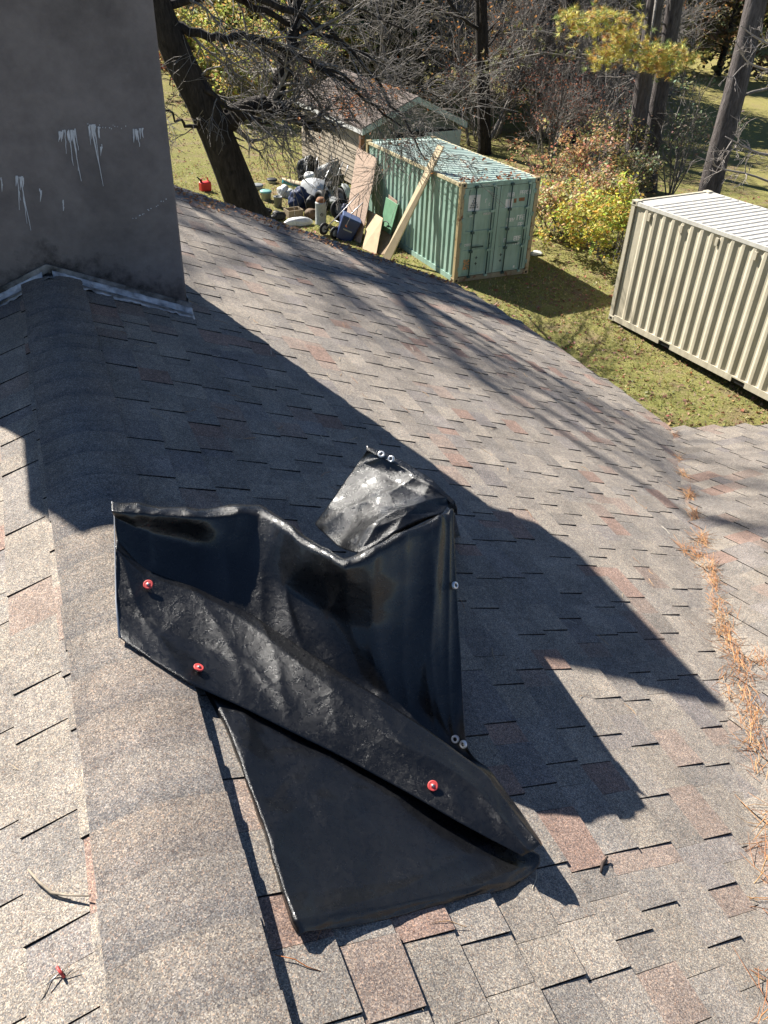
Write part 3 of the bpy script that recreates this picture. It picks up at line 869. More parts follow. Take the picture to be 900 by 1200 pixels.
o = nm.build('needle_scatter', TWIG, None, (1.5, 3, -2.2)); o.location = (1.5, 3, -2.2)
tag(o, 'loose pine needles strewn thinly over the shingles', 'pine needles', None, 'stuff')

LC = [(.30,.14,.06), (.38,.19,.08), (.24,.12,.07), (.33,.22,.13), (.20,.10,.06), (.42,.24,.10)]
def leaf(mb, p, size, c, flat=1.0, r=rng, n=None):
    a = r.uniform(0, 6.28); t = r.gauss(0, .5) * flat if n is None else None
    if n is None:
        nv = Vector((r.gauss(0, flat), r.gauss(0, flat), 1)).normalized()
    else: nv = Vector(n).normalized()
    u = nv.orthogonal().normalized(); u = Matrix.Rotation(a, 3, nv) @ u; w = nv.cross(u)
    p = Vector(p); k = size * r.uniform(.7, 1.3)
    cu = nv * k * r.uniform(-.15, .3)
    mb.add([p - u*k*.5, p + w*k*.3 + cu, p + u*k*.5, p - w*k*.3 + cu], [(0, 3, 2), (0, 2, 1)], c)
lm_ = MB()                                       # dead leaves caught at the far rake
for _ in range(520):
    t = rng.random() ** 1.4; x = 1.1 + 3.0 * t + rng.gauss(0, .1); y = 7.44 - abs(rng.gauss(0, .22)) * (1.1 - t) - .03
    leaf(lm_, (x, y, main_z(x) + .02 + rng.uniform(0, .02)), rng.uniform(.025, .055), rng.choice(LC), .35)
o = lm_.build('leaf_litter', LEAF, None, (2.5, 7.3, -2.6)); o.location = (2.5, 7.3, -2.6)
tag(o, 'dead brown leaves caught along the far edge of the roof', 'dead leaves', None, 'stuff')

# ------------------------------------------------------------------ shipping containers
def corr(mb, L, z0, z1, plane, depth=.036, pitch=.278, out=-1, start=.16, end=.16, off=0.0):
    """trapezoid-rib sheet; plane(a, d, z) -> point; a along the wall, d outward"""
    prof = [(start - .02, 0.0)]; a = start
    while a + pitch < L - end:
        prof += [(a, 0.0), (a + .068, depth), (a + .068 + .072, depth), (a + .138 + .068 - .066 + .0, 0.0) if False else (a + .208, 0.0)]
        a += pitch
    prof.append((L - end + .02, 0.0))
    g = [[plane(a, d, z0) for a, d in prof], [plane(a, d, z1) for a, d in prof]]
    mb.grid(g, None, False)
def corner_castings(root, W, L, Hh, mat):
    for x in (0, W - .162):
        for y in (0, L - .178):
            for z in (0, Hh - .118):
                m = MB(); m.box(x - .004, x + .166, y - .004, y + .182, z - .004, z + .122)
                # oval holes shown as dark plugs set into each outer face
                o = m.build('corner_casting', mat, root)
                bvv = o.modifiers.new('bevel', 'BEVEL'); bvv.width = .012; bvv.segments = 2
                h = MB(); xs = x - .006 if x == 0 else x + .164
                h.box(xs, xs + .004, y + .05, y + .13, z + .035, z + .085)
                ys = y - .006 if y == 0 else y + .18
                h.box(x + .05, x + .115, ys, ys + .004, z + .03, z + .09)
                h.build('casting_hole', DARK, o)
def container(name, loc, yaw, tiltx, tilty, Hh, L, wallm, roofm, postm, label, doors):
    W = 2.438
    M = Matrix.Rotation(yaw, 4, 'Z') @ Matrix.Rotation(tiltx, 4, 'X') @ Matrix.Rotation(tilty, 4, 'Y')
    root = empty(name, loc, M.to_euler())
    tag(root, label, 'shipping container', 'shipping containers on the lawn')
    for side in (0, 1):
        m = MB()
        if side == 0: corr(m, L, .15, Hh - .09, lambda a, d, z: (.045 - d, a, z))
        else: corr(m, L, .15, Hh - .09, lambda a, d, z: (W - .045 + d, L - a, z))
        m.build('side_panel', wallm, root)
    m = MB(); n = 0                                    # roof sheet, ribs across
    a = .22; prof = [(.06, 0)]; pitch = .209
    while a + pitch < L - .2:
        prof += [(a, 0), (a + .03, .022), (a + .09, .022), (a + .12, 0)]; a += pitch
    prof.append((L - .06, 0))
    g = [[(x, y, Hh - .035 + d) for y, d in prof] for x in (W - .05, .05)]
    m.grid(g, None, False); m.build('roof_panel', roofm, root)
    m = MB(); corr(m, W, .15, Hh - .09, lambda a, d, z: (W - a, L - .05 + d, z), .04, .25); m.build('end_panel', wallm, root)
    if not doors:
        m = MB(); corr(m, W, .15, Hh - .09, lambda a, d, z: (a, .05 - d, z), .04, .25); m.build('end_panel', wallm, root)
    for x in (0, W):
        m = MB(); xx = x if x == 0 else x - .06
        m.box(xx + .001, xx + .06, .17, L - .17, Hh - .10, Hh - .02); m.build('top_rail', roofm if not doors else YPALE, root)
        # bottom rail broken by forklift pockets
        m = MB(); pk = [(1.75, 2.11), (L - 2.11, L - 1.75)] if not doors else []
        edges = [.17] + [v for p in pk for v in p] + [L - .17]
        for k in range(0, len(edges), 2): m.box(xx + .002, xx + .058, edges[k], edges[k+1], .02, .158)
        for p in pk: m.box(xx + .002, xx + .058, p[0] + .0005, p[1] - .0005, .125, .157)
        m.build('bottom_rail', wallm, root)
        for p in pk:
            m = MB(); m.box(xx + .03, xx + .04, p[0], p[1], .02, .125); m.build('forklift_pocket', DARK, root)
    for x in (0, W - .12):
        for y in (0, L - .12):
            m = MB(); m.box(x + .003, x + .117, y + .003, y + .117, .118, Hh - .118)
            o = m.build('corner_post', postm, root)
    for y, nm_ in ((0, 'header'), (L - .1, 'header')):
        m = MB(); m.box(.165, W - .165, y + .008, y + .09, Hh - .125, Hh - .012); m.build(nm_, wallm, root)
        m = MB(); m.box(.165, W - .165, y + .006, y + .10, .012, .148); m.build('sill', wallm if y else SILLM, root)
    m = MB(); m.box(.04, W - .04, .05, L - .05, .10, .147); m.build('floor', BROWN, root)
    corner_castings(root, W, L, Hh, postm)
    return root, W, L
YPALE = make_container_paint('pale_rail_paint', (.42,.36,.22), (.52,.47,.33), (.22,.11,.05), .60)
SILLM = make_container_paint('scuffed_sill', (.17,.15,.10), (.24,.22,.16), (.12,.06,.03), .55)
GQ = (10.051, 18.136, -7.834)
gc, W, L = container('shipping_container', GQ, .04, -.039, -.001, 2.591, 6.058, GREENP, GREENR, YRUST,
                     'weathered green corrugated shipping container with double doors and debris on its roof', True)
# double doors on the near end (y = 0)
HH = 2.591
mid = W / 2
def glyphs(mb, x, z, n, h, y, seed, gap=.25):
    r = random.Random(seed); w = h * .55
    for k in range(n):
        xx = x + k * w * (1 + gap)
        t = h * .17
        mb.box(xx, xx + t, y - .004, y, z, z + h)
        if r.random() < .8: mb.box(xx + t, xx + w, y - .004, y, z + h - t, z + h)
        if r.random() < .7: mb.box(xx + t, xx + w, y - .004, y, z + h * .42, z + h * .42 + t)
        if r.random() < .6: mb.box(xx + t, xx + w, y - .004, y, z, z + t)
        if r.random() < .6: mb.box(xx + w, xx + w + t, y - .004, y, z + (h * .5 if r.random() < .5 else 0), z + h)
for side in (0, 1):
    xa, xb = (.125, mid - .008) if side == 0 else (mid + .008, W - .125)
    za, zb = .16, HH - .14
    m = MB(); m.box(xa, xb, .045, .075, za, zb)
    d = m.build('door', GREENP, gc)
    m = MB()
    fr = .10
    m.box(xa, xa + fr, .020, .0448, za, zb); m.box(xb - fr, xb, .020, .0448, za, zb)
    zs = [za, za + .66, za + 1.16, za + 1.68, zb]
    for z in zs:
        z0, z1 = max(za, z - .035), min(zb, z + .035)
        m.box(xa + fr + .0005, xb - fr - .0005, .022, .0446, z0, z1)
    m.build('door_frame', GREENP, d)
    m = MB()
    m.box(xa - .006, xa, .022, .07, za, zb); m.box(xb, xb + .006, .022, .07, za, zb); m.box(xa, xb, .022, .07, zb, zb + .008)
    m.build('gasket', DARK, d)
    for fx in (.30, .80):
        x = xa + (xb - xa) * fx
        m = MB(); m.tube([(x, -.012, za - .06), (x, -.012, zb + .06)], .017, 8); m.build('lock_rod', RODM, d)
        for z in (za - .03, zb + .03, zs[1], zs[2], zs[3]):
            m = MB(); m.box(x - .045, x + .045, -.036, .0195, z - .03, z + .03)
            m.build('rod_bracket', RODM if fx < .5 else GREENP, d)
        m = MB(); zh = za + .78 + (.06 if fx > .5 else 0)
        m.box(x - .02, x + .36 if fx < .5 else x + .02, -.045, -.03, zh - .02, zh + .02)
        m.build('lock_handle', RODM, d)
    for z in (za + .2, za + .85, za + 1.5, zb - .2):
        m = MB(); xh = xa - .02 if side == 0 else xb + .02
        m.box(xh - .06, xh + .06, .004, .0195, z - .045, z + .045); m.tube([(xh, .0, z - .06), (xh, .0, z + .06)], .016, 8)
        m.build('hinge', GREENP, d)
    m = MB()
    if side == 0:
        yy = .0448
        m.box(xa + .15, xa + .50, yy - .003, yy, zb - .60, zb - .18); 
        dec = m.build('decal', DECAL if 'DECAL' in globals() else WHITE, d)
        s = MB()                                    # grey drawing on the white square: a peaked heap of blocks
        for r_ in range(5):
            for k in range(r_ + 1):
                w_ = .05; x = xa + .325 + (k - r_ / 2) * w_ * 1.1; z = zb - .27 - r_ * .055
                s.box(x - .02, x + .02, yy - .005, yy - .003, z - .02, z + .02)
        s.build('decal_print', GREY, d)
        s = MB(); glyphs(s, xa + .20, zb - .72, 4, .035, .0215, 3); glyphs(s, xa + .62, zb - .70, 7, .05, .0215, 4)
        glyphs(s, xa + .66, zb - .40, 1, .10, yy, 5); glyphs(s, xa + .78, zb - .48, 1, .07, yy, 8)
        glyphs(s, xa + .14, za + .80, 5, .065, yy, 6)
        s.build('lettering', WHITE, d)['kind'] = 'stuff'
        s = MB(); s.box(xa + .15, xa + .34, yy - .004, yy, za + .16, za + .44); s.build('orange_patch', plain('orange_mark', (.50,.24,.10), .7, 0, .5, 20, (.12,.18,.13), stops=(.45,.55)), d)
    else:
        yy = .0448
        glyphs(m, xa + .24, zb - .30, 3, .10, yy, 11); glyphs(m, xa + .62, zb - .27, 5, .10, yy, 12)
        glyphs(m, xa + .30, zb - .95, 4, .09, yy, 13); glyphs(m, xa + .62, zb - .93, 3, .13, yy, 14)
        glyphs(m, xa + .30, zb - 1.12, 1, .10, yy, 15); glyphs(m, xa + .68, zb - 1.12, 2, .12, yy, 16)
        glyphs(m, xa + .28, zb - 1.50, 1, .11, yy, 17); glyphs(m, xa + .60, zb - 1.48, 3, .12, yy, 18)
        glyphs(m, xa + .28, zb - 1.68, 2, .09, yy, 19); glyphs(m, xa + .60, zb - 1.66, 3, .11, yy, 20)
        m.build('lettering', WHITE, d)['kind'] = 'stuff'
        s = MB(); s.box(xa + .20, xa + .42, yy - .003, yy, zb - .58, zb - .36); s.build('decal', WHITE, d)
        s = MB(); s.box(xa + .46, xa + .54, yy - .004, yy, zb - .47, zb - .36); s.box(xa + .62, xa + .80, yy - .004, yy, zb - .44, zb - .35); s.build('dark_mark', RUST, d)
        s = MB(); s.box(xa + .70, xa + .75, yy - .004, yy, za + .05, za + .11); s.build('tag_plate', WHITE, d)
    s = MB()
    for z in (za + .30, za + .46):
        x = xa + (.55 if side == 0 else .24); s.box(x - .04, x + .04, .0408, .0448, z - .008, z + .008); s.box(x - .01, x + .01, .0406, .0446, z - .04, z - .0085); s.box(x - .01, x + .01, .0406, .0446, z + .0085, z + .04)
    s.build('keyhole_mark', DARK, d)
# leaves and twigs fallen on the green roof
GM = gc.matrix_basis.copy() if False else (Matrix.Translation(Vector(GQ)) @ Matrix.Rotation(.04, 4, 'Z') @ Matrix.Rotation(-.039, 4, 'X') @ Matrix.Rotation(-.001, 4, 'Y'))
m = MB()
for _ in range(110):
    x, y = rng.uniform(.1, 2.3), rng.uniform(.1, 6)
    if rng.random() < .45: y = rng.uniform(.02, .5)
    leaf(m, GM @ Vector((x, y, 2.60)), rng.uniform(.07, .15), rng.choice([(.22,.07,.03),(.30,.10,.04),(.16,.07,.04),(.34,.16,.06)]), .5)
for _ in range(26):
    x, y = rng.uniform(.1, 2.3), rng.uniform(.1, 5.5); a = rng.uniform(0, 6.28); Ln = rng.uniform(.3, .9)
    m.tube([GM @ Vector((x, y, 2.60)), GM @ Vector((min(2.4,max(.05,x + Ln*.5*math.cos(a))), y + Ln*.5*math.sin(a), 2.63)), GM @ Vector((min(2.4,max(.05,x + Ln*math.cos(a+.3))), y + Ln*math.sin(a+.3), 2.61))], [.012,.009,.005], 4, (.10,.07,.05))
B0 = GM @ Vector((1.2, 3, 2.6)); o = m.build('roof_debris', LEAF, None, B0); o.location = B0
tag(o, 'dead leaves and twigs strewn on the green container roof', 'dead leaves', None, 'stuff')

TQ = Vector((12.735, 14.726, -7.762))
M = Matrix.Rotation(-1.482, 4, 'Z') @ Matrix.Rotation(.007, 4, 'X') @ Matrix.Rotation(-.036, 4, 'Y')
# long side along local x in the fit; turn it so that the container's own y runs along its length
LT = 6.058
M2 = M @ Matrix.Rotation(math.pi / 2, 4, 'Z')       # local y -> -x of the fit
org = TQ + M @ Vector((LT, 0, 0))
tc, _, _ = container('shipping_container', org, 0, 0, 0, 2.896, LT, TANP, TANR, TANP,
                     'tall tan corrugated shipping container with forklift pockets standing on the grass', False)
tc.rotation_euler = M2.to_euler()
# vents under the top rail of its long side
for a in (.62, 1.62, 2.62, 3.62, 4.62):
    m = MB(); y = LT - a
    m.box(-.012, .028, y - .035, y + .035, 2.896 - .33, 2.896 - .17); m.build('vent', TANP, tc)
# blocks that level the tan container
for (a, b_) in ((.1, .3), (.1, 2.1), (5.7, .3), (5.7, 2.1)):
    pass

# ------------------------------------------------------------------ garden shed
def shed():
    c = Vector((11.13, 28.0, -8.13))
    ex = Vector((.992, .118, 0)); ey = Vector((-.118, .992, 0))
    root = empty('garden_shed', c); tag(root, 'small beige garden shed with brown shingle roof and pale trim behind the green container', 'shed')
    Wd, Ld, E_, A_ = 4.44, 5.7, 2.2, 3.09
    def q(x, y, z): return ex * x + ey * y + Vector((0, 0, z))
    def hexq(m, x0, x1, y0, y1, z0, z1, c=None):
        m.hexa([q(x0,y0,z0),q(x1,y0,z0),q(x1,y1,z0),q(x0,y1,z0),q(x0,y0,z1),q(x1,y0,z1),q(x1,y1,z1),q(x0,y1,z1)], c)
    m = MB(); hexq(m, .18, Wd - .18, .14, Ld - .14, 0, E_ - .06)
    m.add([q(.18,.14,E_-.06), q(Wd-.18,.14,E_-.06), q(Wd/2,.14,A_-.10)], [(0,1,2)]); m.add([q(.18,Ld-.14,E_-.06), q(Wd-.18,Ld-.14,E_-.06), q(Wd/2,Ld-.14,A_-.10)], [(2,1,0)])
    w = m.build('wall', SIDEG, root)
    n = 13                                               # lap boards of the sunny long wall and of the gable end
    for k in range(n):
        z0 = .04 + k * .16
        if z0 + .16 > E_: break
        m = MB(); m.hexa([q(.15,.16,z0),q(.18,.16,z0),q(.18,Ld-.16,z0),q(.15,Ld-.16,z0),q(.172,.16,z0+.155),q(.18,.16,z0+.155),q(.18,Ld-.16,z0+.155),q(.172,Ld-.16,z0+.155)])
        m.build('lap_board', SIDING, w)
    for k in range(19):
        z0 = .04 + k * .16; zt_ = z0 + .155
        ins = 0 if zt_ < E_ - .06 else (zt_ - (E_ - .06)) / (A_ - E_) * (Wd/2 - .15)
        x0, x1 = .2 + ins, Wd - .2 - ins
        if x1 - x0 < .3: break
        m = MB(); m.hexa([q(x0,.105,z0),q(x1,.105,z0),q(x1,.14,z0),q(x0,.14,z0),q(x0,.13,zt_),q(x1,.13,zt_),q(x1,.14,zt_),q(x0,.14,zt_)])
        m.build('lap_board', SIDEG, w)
    th = .07
    for sgn in (0, 1):
        m = MB()
        xe = -.05 if sgn == 0 else Wd + .05
        a = [q(xe,-.12,E_-.05), q(Wd/2,-.12,A_), q(Wd/2,Ld+.12,A_), q(xe,Ld+.12,E_-.05)]
        if sgn: a = a[::-1]
        up = Vector((0,0,th)); m.hexa(a + [p + up for p in a]); rf = m.build('roof', SHEDR, root)
        for k in range(12):                              # shingle courses
            t0, t1 = k / 12, (k + 1) / 12
            xa_ = xe + (Wd/2 - xe) * t0; xb_ = xe + (Wd/2 - xe) * t1
            za_ = E_ - .05 + (A_ - E_ + .05) * t0 + th; zb_ = E_ - .05 + (A_ - E_ + .05) * t1 + th
            m = MB(); b4 = [q(xa_,-.14,za_), q(xb_,-.14,zb_), q(xb_,Ld+.14,zb_), q(xa_,Ld+.14,za_)]
            t4 = [b4[0] + Vector((0,0,.02)), b4[1] + Vector((0,0,.004)), b4[2] + Vector((0,0,.004)), b4[3] + Vector((0,0,.02))]
            if sgn: b4, t4 = b4[::-1], t4[::-1]
            m.hexa(b4 + t4); m.build('shingle_course', SHEDR, rf)
        m = MB(); s_ = 1 if sgn == 0 else -1              # white eave board and pale rake board
        hexq(m, min(xe, xe + .03*s_), max(xe, xe + .03*s_), -.12, Ld + .12, E_ - .20, E_ - .055); m.build('eave_board', WHITE, root)
        m = MB(); a = [q(xe,-.15,E_-.22), q(Wd/2,-.15,A_-.17), q(Wd/2,-.122,A_-.17), q(xe,-.122,E_-.22)]; b4 = [p + Vector((0,0,.22)) for p in a]
        if sgn: a = [a[1],a[0],a[3],a[2]]; b4 = [b4[1],b4[0],b4[3],b4[2]]
        m.hexa(a + b4); m.build('rake_trim', TRIMG, root)
    m = MB(); hexq(m, 1.5, Wd - .5, .02, .10, 1.75, 1.95); m.build('door_header', DARK, root)
    m = MB(); hexq(m, 2.7, Wd - .1, .0, .1, .05, 1.9); m.build('door', TRIMG, root)
    m = MB(); hexq(m, -.02, .14, .02, .17, 0, E_ - .2); m.build('corner_post', RUST, root)
    # leaves on the roof
    lf = MB()
    for _ in range(420):
        t = rng.random() ** .8; y = rng.uniform(.4, 4.6) if rng.random() < .5 else rng.gauss(2.2, .7)
        p = c + q(-.05 + (Wd/2 + .05) * t, y, E_ - .05 + (A_ - E_ + .05) * t + th + .045)
        leaf(lf, p, rng.uniform(.09, .17), rng.choice([(.52,.20,.06),(.45,.15,.05),(.36,.12,.05),(.5,.28,.1)]), .5)
    B0 = c + q(1.2, 2.5, 2.7); o = lf.build('leaf_litter', LEAF, None, B0); o.location = B0
    tag(o, 'orange dead leaves lying on the shed roof', 'dead leaves', None, 'stuff')
shed()

# ------------------------------------------------------------------ boards leaning on the green container
def board(name, a, b, c, d, th, mat, label, cat='board', grp=None):
    """a b bottom, c d top (a under d)"""
    a, b, c, d = [np.asarray(x, float) for x in (a, b, c, d)]
    n = np.cross(b - a, d - a); n = n / np.linalg.norm(n) * th
    m = MB(); m.hexa([a, b, c, d, a + n, b + n, c + n, d + n])
    B0 = a; o = m.build(name, mat, None, B0); o.location = Vector(B0)
    bb = o.modifiers.new('bevel', 'BEVEL'); bb.width = min(.004, th * .2); bb.segments = 1
    return tag(o, label, cat, grp)
def gnd(u, v):
    p = gp(u, v); return p
# lumber plank from the grass to the roof rail
pa = gp(449, 302); pb = gp(458, 305)
board('lumber_plank', pa, pb, at_x(521, 172, 10.14), at_x(514, 169, 10.14), .045, LUMBER, 'long pale lumber plank leaning over the roof rail of the green container', 'plank')
board('strand_board', gp(403, 274), gp(423, 286), at_x(443, 186, 9.80), at_x(419, 173, 9.80), .018, OSB, 'tall speckled strand board leaning by the far corner of the green container', 'board', 'boards leaning by the green container')
board('plywood_sheet', gp(425, 292), gp(441, 299), at_x(449, 256, 9.45), at_x(432, 246, 9.45), .018, PLY, 'pale tan plywood offcut leaning in front of the strand board', 'board', 'boards leaning by the green container')
gb = board('green_board', at_x(446, 268, 9.58), at_x(458, 274, 9.58), at_x(467, 240, 9.72), at_x(453, 231, 9.72), .02, GREENB, 'light green board with a black cut-out handle propped on brown offcut', 'board', 'boards leaning by the green container')
m = MB(); hp = [np.array(at_x(u, v, 9.53)) for u, v in ((449.5,264),(450,259.5),(453,259.5),(455.5,262),(455,266.5))]
m.tube(hp, .014, 6); m.build('handle', DARK, gb, at_x(446, 268, 9.58))
board('brown_board', gp(443, 297), gp(453, 301), at_x(459, 277, 9.60), at_x(447, 268, 9.60), .018, PLYD, 'dark brown offcut under the light green board', 'board', 'boards leaning by the green container')
board('red_board', at_x(455, 250, 9.80), at_x(464, 254, 9.80), at_x(466, 236, 9.86), at_x(456, 228, 9.86), .018, OSB, 'small reddish board showing above the green board', 'board', 'boards leaning by the green container')

# ------------------------------------------------------------------ yard clutter
def lump(name, p, size, mat, label, cat, seed=0, rough=.25, flat=.1, rotz=0):
    bm = bmesh.new(); bmesh.ops.create_icosphere(bm, subdivisions=4, radius=1)
    for v in bm.verts:
        q = v.co.copy()
        k = 1 + rough * mnoise.noise(q * 1.3 + Vector((seed, 0, 0))) + rough * .6 * (abs(mnoise.noise(q * 3 + Vector((seed, 5, 0)))) - .3) + rough * .3 * mnoise.noise(q * 7)
        v.co = q * k
        v.co.x *= size[0] / 2; v.co.y *= size[1] / 2; v.co.z = max(v.co.z, -.62) * size[2] / 1.62
    zmin = min(v.co.z for v in bm.verts)
    for v in bm.verts: v.co.z -= zmin
    me = bpy.data.meshes.new(name); bm.to_mesh(me); bm.free()
    me.polygons.foreach_set('use_smooth', [True] * len(me.polygons)); me.materials.append(mat)
    o = bpy.data.objects.new(name, me); col.objects.link(o); o.location = Vector([float(x) for x in p]); o.rotation_euler[2] = rotz
    return tag(o, label, cat)
def bucket(p, r, h, mat, lid, label, cat='bucket', bail=True, grp='buckets and tubs on the grass'):
    root = empty('bucket' if cat == 'bucket' else 'tub', p); tag(root, label, cat, grp)
    m = MB(); m.lathe([(.001,0),(r*.85,0),(r*.98,h*.96),(r*1.06,h*.96),(r*1.06,h),(r*.97,h),(r*.8,.03),(.001,.03)], 22); m.build('shell', mat, root)
    if lid:
        m = MB(); m.lathe([(.001,h+.03),(r*.9,h+.03),(r*1.1,h+.012),(r*1.1,h-.03)], 22); m.build('lid', lid, root)
    if bail:
        m = MB(); m.tube([(r*1.05*math.cos(a), -.3*r*math.sin(a)-.02, h*.9 + .55*r*math.sin(a)) for a in np.linspace(0, math.pi, 9)], .006, 5); m.build('bail', STEEL, root)
    return root
g0 = gp(241, 224)
can = empty('gas_can', g0); tag(can, 'bright red plastic gas can on the grass beside the leaning tree', 'gas can')
m = MB(); m.box(-.20,.20,-.13,.13,0,.33); o = m.build('body', REDCAN, can); b_ = o.modifiers.new('bevel','BEVEL'); b_.width = .05; b_.segments = 4
m = MB(); m.tube([(-.13,0,.31),(-.12,0,.44),(.0,0,.46),(.12,0,.44),(.14,0,.31)], .028, 8); m.build('handle', REDCAN, can)
m = MB(); m.tube([(-.15,0,.32),(-.18,0,.42),(-.30,0,.52)], [.04,.03,.018], 8); m.build('spout', DARK, can)
can.rotation_euler[2] = .3
bucket(gp(326, 243), .15, .37, GREY, None, 'plain grey bucket on the grass beside the brown wooden box')
bucket(gp(312, 235), .19, .32, LGREY, TEALL, 'light grey tub with a pale teal lid beside the leaning tree', 'tub')
bucket(gp(302, 222), .20, .16, WHITE, GREY, 'shallow white tub with a dark lid on the grass', 'tub', False)
bucket(gp(319, 215), .18, .15, WHITE, DARK, 'low white tub with a black lid farther back on the grass', 'tub', False)
lump('white_bag', gp(333, 231), (.5,.45,.42), WHITE, 'crumpled white plastic bag beside the grey bucket', 'bag', 3)
lump('grey_bag', gp(341, 232), (.45,.4,.32), LGREY, 'small pale grey sack beside the white plastic bag', 'bag', 13)
bx = empty('wooden_box', gp(344, 254)); tag(bx, 'open brown wooden box on the grass beside the blue bundle', 'box'); bx.rotation_euler[2] = .15
m = MB(); m.box(-.27,.27,-.2,-.175,0,.26); m.box(-.27,.27,.175,.2,0,.26); m.box(-.27,-.245,-.1745,.1745,0,.26); m.box(.245,.27,-.1745,.1745,0,.26); m.build('side', CARD, bx)
m = MB(); m.box(-.244,.244,-.174,.174,.01,.03); m.build('bottom', BROWN, bx)
lump('white_roll', gp(350, 264), (.95,.34,.26), WHITE, 'white rolled-up sheet lying on the grass near the roof edge', 'sheet', 5, .12, rotz=-.1)
lump('black_bag', gp(326, 257), (.5,.36,.28), DARK, 'small black bag beside the white rolled-up sheet', 'bag', 9)
lump('black_bag', gp(312, 251), (.42,.3,.2), DARK, 'flat black bag at the foot of the leaning tree', 'bag', 19)
lump('blue_bundle', gp(351, 243), (.72,.6,.66), BLUE, 'navy blue tied-up cloth bundle behind the wooden box', 'bundle', 15, .3)
lump('blue_scrap', gp(366, 283), (.28,.2,.06), BLUEB, 'bright blue plastic scrap on the grass', 'scrap', 25, .4)
lump('white_scrap', gp(628, 298), (.45,.25,.1), WHITE, 'pale flat scrap lying beside the green container doors', 'scrap', 35, .4)
tk = empty('metal_drum', gp(376, 263)); tag(tk, 'tall dented grey metal can with a rusty lid beside the hand truck', 'metal can')
m = MB(); m.lathe([(.001,0),(.17,0),(.185,.03),(.178,.05),(.178,.66),(.185,.68),(.178,.70),(.16,.72),(.001,.72)], 24); m.build('body', LGREY, tk)
m = MB(); m.lathe([(.001,.86),(.1,.85),(.15,.78),(.155,.721)], 20); m.build('lid', RUST, tk)
m = MB(); m.lathe([(.03,.01),(.045,.012),(.045,-.005)], 14, None, Matrix.Translation((-.03,-.178,.36)) @ Matrix.Rotation(math.pi/2,4,'X')); m.build('badge', DARK, tk)
# wheels
def wheel(root, p, r, w, ax, rimmat=STEEL):
    q = Vector(ax).to_track_quat('Z', 'Y').to_matrix().to_4x4(); M_ = Matrix.Translation(Vector([float(x) for x in p])) @ q
    m = MB(); m.lathe([(r*.55,-w*.35),(r*.7,-w*.5),(r*.93,-w*.45),(r,-w*.25),(r,w*.25),(r*.93,w*.45),(r*.7,w*.5),(r*.55,w*.35),(r*.55,-w*.35)], 28, None, M_)
    t = m.build('wheel', DARK, root)
    m = MB(); m.lathe([(.001,w*.15),(r*.14,w*.3),(r*.2,w*.12),(r*.45,w*.08),(r*.56,w*.3),(r*.57,-w*.3),(r*.45,-w*.08),(r*.2,-w*.12),(r*.14,-w*.3),(.001,-w*.15)], 22, None, M_); m.build('rim', rimmat, t)
# garden tractor: silver bonnet, white fender, big tyres
T0 = gp(392, 248)
gt = empty('garden_tractor', T0); tag(gt, 'old garden tractor with silver hood and grey fender among the clutter by the shed', 'tractor')
def rel(u, v, y): return Vector(at_y(u, v, y)) - Vector([float(x) for x in T0])
yT = float(T0[1])
f1, f2 = rel(404, 238, yT), rel(374, 204, yT + 1.6)
ax_ = (f2 - f1); ax_.z = 0; ax_.normalize(); sdv = Vector((-ax_.y, ax_.x, 0))
def TT(a, s_, z): return ax_ * a + sdv * s_ + Vector((0, 0, z))
wheel(gt, TT(.15, -.42, .36), .36, .24, sdv, GREY); wheel(gt, TT(.15, .42, .36), .36, .24, sdv, GREY)
wheel(gt, TT(1.6, -.40, .25), .25, .16, sdv, GREY); wheel(gt, TT(1.6, .40, .25), .25, .16, sdv, GREY)
m = MB(); pr = [(.75,.50,.30),(1.0,.78,.30),(1.5,.74,.27),(1.85,.62,.22),(1.95,.42,.2)]
gq = []
for a, z, w_ in pr: gq.append([TT(a,-w_,.34), TT(a,-w_,z*.8), TT(a,-w_*.7,z), TT(a,0,z*1.04), TT(a,w_*.7,z), TT(a,w_,z*.8), TT(a,w_,.34)])
m.grid(gq); m.build('hood', SILVER, gt)
m = MB(); gq = []
for k in range(9):
    t = math.pi * (k / 8) * .8 + .35
    gq.append([TT(.15 + .46 * math.cos(t), s_, .36 + .46 * math.sin(t)) for s_ in (-.56, -.42, -.30)])
m.grid(gq); o = m.build('fender', LGREY, gt); so = o.modifiers.new('t','SOLIDIFY'); so.thickness = .02
m = MB(); m.tube([TT(.7,0,.5), TT(.55,0,.95)], .025, 8); m.lathe([(.17,-.015),(.19,0),(.17,.015),(.15,0),(.17,-.015)], 20, None, Matrix.Translation(TT(.55,0,.96)) @ Matrix.Rotation(.4,4,'Y')); m.build('steering_wheel', DARK, gt)
m = MB(); m.add([TT(-.1,-.22,.86), TT(.3,-.22,.86), TT(.3,.22,.86), TT(-.1,.22,.86), TT(-.1,-.2,.95), TT(.28,-.2,.93), TT(.28,.2,.93), TT(-.1,.2,.95)], [(3,2,1,0),(4,5,6,7),(0,1,5,4),(1,2,6,5),(2,3,7,6),(3,0,4,7)]); m.add([TT(-.1,-.22,.95), TT(-.1,.22,.95), TT(-.2,.2,1.25), TT(-.2,-.2,1.25), TT(-.16,-.22,.95), TT(-.16,.22,.95), TT(-.26,.2,1.25), TT(-.26,-.2,1.25)], [(0,1,2,3),(7,6,5,4),(0,4,5,1),(2,6,7,3),(1,5,6,2),(3,7,4,0)])
m.build('seat', DARK, gt)
m = MB(); m.hexa([TT(.0,-.3,.28),TT(1.8,-.2,.28),TT(1.8,.2,.28),TT(.0,.3,.28),TT(0,-.3,.36),TT(1.8,-.2,.36),TT(1.8,.2,.36),TT(0,.3,.36)]); m.build('chassis', GREY, gt)
